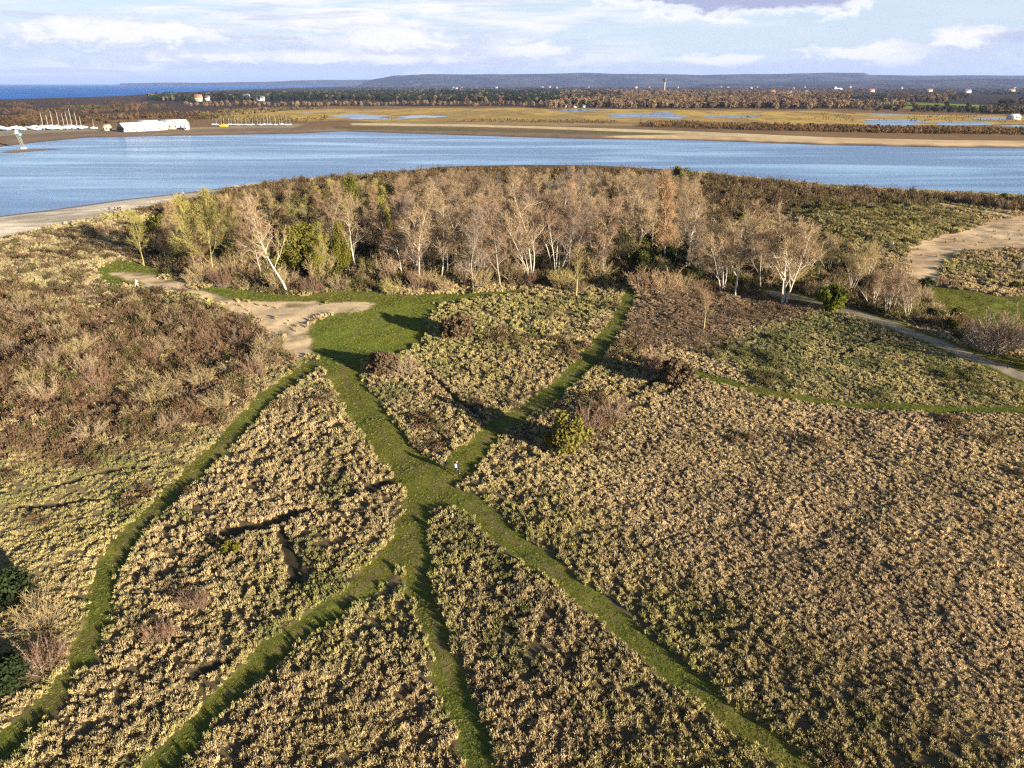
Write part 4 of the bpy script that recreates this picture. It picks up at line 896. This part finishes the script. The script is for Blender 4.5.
for i, (px, hm) in enumerate(((44, 1.1), (49, .9), (54, 1.2), (60, 1.2), (65, 1.), (69, 1.1), (73, 1.35), (78, 1.1), (82, .8))):
    boat(px, 129.6, hm, random.uniform(-.5, .5), 1.1, 'sailing boat with bare mast among the laid-up white hulls', 'masted sailing boats in the boatyard', i % 4 == 1)
for i in range(22):
    px = 214+i*3.6+random.uniform(-1, 1); boat(px, 125.6+random.uniform(-.4, .3), random.uniform(1.0, 1.6), random.uniform(-.6, .6), .5, 'small masted dinghy on the far shore beside the beach', 'small masted dinghies on the far shore')
boat(94.5, 129.6, .9, .3, .8, 'single masted boat beside the cream hut', None)
def building(px0, px1, py, H, depth, name, label, roofm, wallm, ridge=.5, gable=True, wins=6, doors=1, cat='building', rot=0, eave=.55):
    x0, y0 = fpx(px0, py); x1, y1 = fpx(px1, py); L = x1-x0; rr_ = rot; t = thing(name, label, cat, ((x0+x1)/2, y0+depth/2, -.02), rot)
    e = H*eave; g = Geo(); g.box((-L/2, -depth/2, -.4), (L/2, depth/2, e))
    g.add([(-L/2, -depth/2, e), (-L/2, depth/2, e), (-L/2, 0, H-.05), (L/2, -depth/2, e), (L/2, depth/2, e), (L/2, 0, H-.05)], None, [(0, 2, 1), (3, 4, 5)]); link('wall', g.mesh('wall', MAT[wallm]), t)
    g = Geo(); o = .3
    for s_ in (-1, 1):
        g.add([(-L/2-o, s_*(depth/2+o), e-.1), (L/2+o, s_*(depth/2+o), e-.1), (L/2+o, 0, H), (-L/2-o, 0, H), (-L/2-o, s_*(depth/2+o), e-.32), (L/2+o, s_*(depth/2+o), e-.32), (L/2+o, 0, H-.22), (-L/2-o, 0, H-.22)],
              [(0, 1, 2, 3), (4, 7, 6, 5), (0, 4, 5, 1), (0, 3, 7, 4), (1, 5, 6, 2)])
    link('roof', g.mesh('roof', MAT[roofm]), t)
    for i in range(wins):
        cx = -L/2+L*(i+.5)/wins; fr_ = Geo(); fr_.box((cx-.75, -depth/2-.08, e*.35), (cx+.75, -depth/2+.02, e*.85)); f_ = link('window', fr_.mesh('window', MAT['white_paint']), t)
        pn = Geo(); pn.box((cx-.62, -depth/2-.12, e*.40), (cx+.62, -depth/2-.081, e*.80)); link('pane', pn.mesh('pane', MAT['glass_dark']), f_)
    return t, L, e, depth
t, L, e, dpt = building(117, 161, 131.2, 7.2, 14, 'boathouse', 'long white-roofed boathouse with a dark glazed gable end on the far shore', 'roof_white', 'white_paint', wins=8, eave=.35, rot=R(54))
g = Geo(); g.add([(-L/2-.35, -5.8, .1), (-L/2-.35, 5.8, .1), (-L/2-.35, 5.2, 3.4), (-L/2-.35, 0, 7.9), (-L/2-.35, -5.2, 3.4), (-L/2-.45, -5.8, .1), (-L/2-.45, 5.8, .1), (-L/2-.45, 5.2, 3.4), (-L/2-.45, 0, 7.9), (-L/2-.45, -5.2, 3.4)],
      [(5, 6, 7, 9), (0, 1, 6, 5)], [(7, 8, 9)]); link('glazed_gable', g.mesh('glazed_gable', MAT['glass_dark']), t)
g = Geo(); g.box((-L/2+9, -dpt/2-2.5, -.1), (-L/2+12, -dpt/2-.02, 2.6)); link('porch', g.mesh('porch', MAT['white_paint']), t)
building(157, 184, 129.2, 8.0, 14, 'boathouse', 'white gabled sailing hall with a cream front right of the long boathouse', 'roof_white', 'cream', wins=5, eave=.5)
building(103, 109, 130.8, 5, 6, 'hut', 'small cream hut left of the glazed boathouse gable', 'cream', 'cream', wins=2)
building(138, 158, 128, 6.8, 8, 'shed', 'low white shed behind the long boathouse', 'roof_white', 'white_paint', wins=4)
building(184, 188, 130, 4.6, 5, 'kiosk', 'small white kiosk with dark window at the right end of the boathouses', 'roof_white', 'white_paint', wins=1)
def house(px, py, w_, H, roof, wall, label):
    X_, Y_ = fpx(px, py); k = w_/778*Y_; t, *_ = building(px-w_/2, px+w_/2, py, H, 10, 'house', label, roof, wall, wins=3)
for px, py, w_, H, rf, wl, lab in ((198, 101.5, 7, 15, 'tile', 'cream', 'pale villa with red roof above the dark evergreens, left one'), (207, 101, 4, 12, 'slate', 'white_paint', 'small white house right of the red-roofed villa in the evergreens'), (246, 100.5, 6, 15, 'slate', 'white_paint', 'white villa with steep gable amid the dark evergreens'), (260, 101, 8, 11, 'slate', 'white_paint', 'long low white house right of the steep gabled villa'),
    (566, 107.5, 4, 5.5, 'slate', 'white_paint', 'leftmost of the three white cottages at the far wood edge'), (575, 107.7, 4, 5.5, 'tile', 'white_paint', 'middle one of the three white cottages at the far wood edge'), (584, 107.5, 4, 5.5, 'slate', 'white_paint', 'rightmost of the three white cottages at the far wood edge'),
    (838, 91.5, 8, 17, 'roof_white', 'cream', 'long white building showing over the far trees on the right'), (773, 95.5, 4, 17, 'tile', 'cream', 'cream house with clay roof rising over the far wood'), (790, 95.3, 4, 15, 'slate', 'cream', 'cream house with slate roof rising over the far wood'),
    (806, 94.8, 4, 16, 'slate', 'stone', 'stone house with slate roof over the far wood'), (872, 93.0, 5, 17, 'tile', 'white_paint', 'white house with clay roof beyond the far field'), (930, 92.6, 5, 16, 'tile', 'white_paint', 'white house with clay roof far behind the tallest evergreen'),
    (968, 93, 6, 17, 'slate', 'white_paint', 'white house with slate roof on the right horizon'), (1012, 92.6, 6, 16, 'tile', 'cream', 'cream house at the right edge of the horizon'), (1016, 119.6, 9, 6, 'roof_white', 'white_paint', 'pale low barn at the right edge of the marsh')):
    house(px, py, w_, H, rf, wl, lab)
# more of the town, too small to tell apart
for i in range(26):
    px = random.uniform(430, 1020); py = random.uniform(87.3, 89.2); house(px, py, random.uniform(1.5, 3), random.uniform(13, 18), random.choice(['tile', 'slate', 'slate']), random.choice(['cream', 'stone', 'stone']), 'tiny pale house in the distant town below the hills') 
for o in list(COL.objects):
    if o.get('label') == 'tiny pale house in the distant town below the hills': o['group'] = 'houses of the distant town'
# water tower
X_, Y_ = fpx(664, 92.2); k = Y_/778; t = thing('water_tower', 'dark flared water tower standing above the far wood', 'tower', (X_, Y_, 0))
g = Geo(); Ht = CAM_H+(83-77.4)*k; g.tube([(0, 0, 0), (0, 0, Ht*.35), (0, 0, Ht*.7)], [1.2*k, .85*k, .8*k], 14); link('shaft', g.mesh('shaft', MAT['bark_grey'], True), t)
g = Geo(); g.tube([(0, 0, Ht*.7), (0, 0, Ht*.8), (0, 0, Ht*.93), (0, 0, Ht*.95)], [.8*k, 1.5*k, 1.6*k, 1.45*k], 14); link('tank', g.mesh('tank', MAT['bark_dark'], True), t)
g = Geo(); g.tube([(0, 0, Ht*.95), (0, 0, Ht)], [.5*k, .1*k], 8); link('finial', g.mesh('finial', MAT['slate']), t)
# beacon in the river
X_, Y_ = P(23.5, 148.3, WZ); t = thing('navigation_beacon', 'leaning lattice channel beacon with white and teal head on a concrete foot in the river', 'beacon', (float(X_), float(Y_), WZ))
g = Geo(); g.tube([(0, 0, -1), (0, 0, .5), (0, 0, .9)], [2.2, 2.0, 1.6], 12); link('foot', g.mesh('foot', MAT['concrete']), t)
g = Geo()
for a in range(4):
    c_, s_ = math.cos(a*1.571+.785), math.sin(a*1.571+.785); g.tube([(c_*.75, s_*.75, .8), (-1.0+c_*.95, s_*.95, 6), (-2.0+c_*1.1, s_*1.1, 9.2)], [.16, .14, .14], 5)
for i in range(6):
    z0 = 1+i*1.4; x0 = -(z0-.8)*.24; r_ = .75+.04*i
    for a in range(4):
        p = lambda q, xx, zz: (xx+math.cos(q*1.571+.785)*r_, math.sin(q*1.571+.785)*r_, zz); g.tube([p(a, x0, z0), p(a+1, x0-.33, z0+1.4)], [.09, .09], 4); g.tube([p(a, x0, z0), p(a+1, x0, z0)], [.08, .08], 4)
link('lattice_mast', g.mesh('lattice_mast', MAT['weathered']), t)
g = Geo(); g.tube([(-2.0, 0, 9.2), (-2.0, 0, 9.5)], [2.0, 2.0], 10); g.tube([(-2, 0, 9.5), (-2, 0, 11), (-2, 0, 11.6)], [1.1, 1.1, .4], 10); link('lantern_house', g.mesh('lantern_house', MAT['metal']), t)
g = Geo(); g.tube([(-.2, 0, 7.6), (-.2, 0, 9.6)], [.9, 1.2], 8); link('teal_panel', g.mesh('teal_panel', MAT['teal']), t)
# yellow cover by the dinghies
X_, Y_ = fpx(224, 127); t = thing('yellow_dinghy', 'bright yellow covered dinghy on the far beach', 'boat', (X_, Y_, .4), .3); link('hull', hull_mesh(8, 3, 1.2, 'yellow_paint'), t); g = Geo(); g.add([(-3.6, -1.2, 1.15), (3, -.9, 1.3), (3, .9, 1.3), (-3.6, 1.2, 1.15), (-3.4, 0, 2.1), (2.8, 0, 1.9)], [(0, 1, 5, 4), (3, 4, 5, 2)], [(0, 4, 3), (1, 2, 5)]); link('cover', g.mesh('cover', MAT['yellow_paint']), t)

# ------------------------------------------------------------------ people
def skin_obj(name, pts, edges, rad, mat, parent, root=0, sub=1):
    me = bpy.data.meshes.new(name); me.from_pydata(pts, edges, []); me.materials.append(MAT[mat]); o = link(name, me, parent)
    md = o.modifiers.new('skin', 'SKIN'); md.use_smooth_shade = True
    for i, r_ in enumerate(rad): v = me.skin_vertices[0].data[i]; v.radius = (r_, r_) if not isinstance(r_, tuple) else r_; v.use_root = (i == root)
    o.modifiers.new('sub', 'SUBSURF').render_levels = sub; return o
def person(loc, rz, label, jacket, trousers, hair='hair', step=.28, swing=.25, s=1.0, group=None, bag=False):
    t = thing('person', label, 'person', loc, rz, group, s); P_ = [(0, 0, .95), (0, 0, 1.12), (0, .01, 1.38), (0, .0, 1.50), (0, .02, 1.57), (0, .03, 1.68)]; rd = [(.15, .11), (.14, .10), (.18, .115), .06, .075, .095]
    E = [(0, 1), (1, 2), (2, 3), (3, 4), (4, 5)]
    def add(p, r_, a): P_.append(p); rd.append(r_); E.append((a, len(P_)-1)); return len(P_)-1
    for sd_ in (-1, 1):
        st = step*sd_; k = add((sd_*.1, st*.1, .86), .095, 0); k = add((sd_*.1, st*.5+.03, .5), .062, k); k = add((sd_*.1, st-.03, .1), .042, k); k = add((sd_*.11, st+.12, .04), .035, k)
        sw = -swing*sd_; k = add((sd_*.2, 0, 1.42), .06, 2); k = add((sd_*.26, sw*.3-.02, 1.14), .045, k); k = add((sd_*.25, sw+.04, .92), .032, k); k = add((sd_*.24, sw+.07, .84), .03, k)
        for f in range(5):
            dx = (f-2)*.016; add((sd_*.24+dx*(1 if f else 2), sw+.09+.012*f, .76+.012*abs(f-2)), .009, k)
    skin_obj('body', P_, E, rd, 'skin', t)
    J = [(0, 0, .88), (0, 0, 1.12), (0, .01, 1.38), (0, .01, 1.49)]; rj = [(.18, .14), (.165, .125), (.205, .135), .08]; Ej = [(0, 1), (1, 2), (2, 3)]
    for sd_ in (-1, 1):
        sw = -swing*sd_; J += [(sd_*.21, 0, 1.42), (sd_*.27, sw*.3-.02, 1.14), (sd_*.255, sw+.035, .93)]; n_ = len(J); rj += [.078, .062, .05]; Ej += [(2, n_-3), (n_-3, n_-2), (n_-2, n_-1)]
    skin_obj('jacket', J, Ej, rj, jacket, t, sub=1)
    Tt = [(0, 0, .93)]; rt = [(.165, .125)]; Et = []
    for sd_ in (-1, 1):
        st = step*sd_; Tt += [(sd_*.1, st*.1, .84), (sd_*.1, st*.5+.03, .5), (sd_*.1, st-.03, .12)]; n_ = len(Tt); rt += [.11, .08, .062]; Et += [(0, n_-3), (n_-3, n_-2), (n_-2, n_-1)]
    skin_obj('trousers', Tt, Et, rt, trousers, t)
    for sd_ in (-1, 1): st = step*sd_; skin_obj('shoe', [(sd_*.1, st-.06, .045), (sd_*.11, st+.16, .04)], [(0, 1)], [.05, .04], 'cloth_black', t)
    skin_obj('hair', [(0, -.01, 1.64), (0, .01, 1.73)], [(0, 1)], [.095, .10], hair, t)
    g = Geo(); g.leaves(np.array([(-.035, .125, 1.67), (.035, .125, 1.67)]), .012, np.random.default_rng(1)); link('eyes', g.mesh('eyes', MAT['cloth_black']), t)
    g = Geo(); g.tube([(0, .11, 1.67), (0, .145, 1.64)], [.008, .018], 5); link('nose', g.mesh('nose', MAT['skin']), t)
    if bag: g = Geo(); g.box((-.15, -.30, 1.02), (.15, -.13, 1.42)); link('rucksack', g.mesh('rucksack', MAT['cloth_white']), t)
    return t
person(PG(137, 287), 2.2, 'person in pale blue and white clothes walking on the sandy track at the upper left', 'cloth_white', 'cloth_blue', bag=True)
person(PG(457, 475), -.6, 'person in black jacket with an added white pack as sunlit highlight at the meeting of the grass paths, right-hand one', 'cloth_black', 'cloth_black', bag=True)  # white rucksack added to stand for the sunlit highlight on the walker
person(PG(445.5, 470), .9, 'smaller person in dark clothes left of the black-jacketed walker', 'cloth_navy', 'cloth_black', s=.74, hair='cloth_white')
person(PG(892, 248), -1.5, 'person in a dark coat and white top near the right sandy clearing', 'cloth_white', 'cloth_black', s=.95)
for i, (px, py, jk, lab) in enumerate(((109.5, 212, 'cloth_black', 'leftmost walker in black on the pale beach'), (115.5, 211.5, 'cloth_navy', 'second walker from the left on the pale beach, in navy'), (118.3, 211, 'cloth_grey', 'third walker on the pale beach, in grey'), (120.8, 211.5, 'cloth_black', 'right-hand walker in black of the four on the beach'), (181.6, 196.6, 'cloth_navy', 'left one of two walkers at the water edge above the wood'), (184, 196.4, 'cloth_grey', 'right one of two walkers at the water edge above the wood'))):
    person(PG(px, py), random.uniform(0, 6), lab, jk, 'cloth_black')

# a round-cornered dark information frame at the right edge
X_, Y_, z_ = PG(1020, 272); t = thing('notice_frame', 'black curved metal frame standing at the right edge by the sandy clearing', 'sign', (X_+.4, Y_, z_), .1)
g = Geo(); g.tube([(-1.0, 0, 0), (-1.25, 0, 1.2), (-1.15, 0, 2.2), (-.6, 0, 2.7), (.3, 0, 2.7), (.9, 0, 2.2), (1.0, 0, 1.2), (.8, 0, 0)], [.16]*8, 6); link('frame', g.mesh('frame', MAT['cloth_black']), t)
g = Geo(); g.add([(-.95, .03, .4), (.8, .03, .4), (.85, .03, 2.1), (-.98, .03, 2.1), (-.95, -.03, .4), (.8, -.03, .4), (.85, -.03, 2.1), (-.98, -.03, 2.1)], [(0, 3, 2, 1), (4, 5, 6, 7), (0, 1, 5, 4), (1, 2, 6, 5), (2, 3, 7, 6), (3, 0, 4, 7)]); link('panel', g.mesh('panel', MAT['bark_dark']), t)

# ------------------------------------------------------------------ the air
HAZE = 3.2e-5
if HAZE:
    g = Geo(); g.box((-62000, -1500, -8), (62000, 61500, 420)); m = bpy.data.materials.new('haze_air'); m.use_nodes = True; tt = NT(m.node_tree)
    v = tt.n('ShaderNodeVolumePrincipled', ins={'Color': (.40, .55, 1, 1), 'Density': HAZE, 'Anisotropy': .0}); tt.n('ShaderNodeOutputMaterial', ins={1: v.outputs[0]})
    o = link('haze', g.mesh('haze', m), kind='stuff')
print('tufts', NB, 'scrub', NB2, 'objects', len(COL.objects))
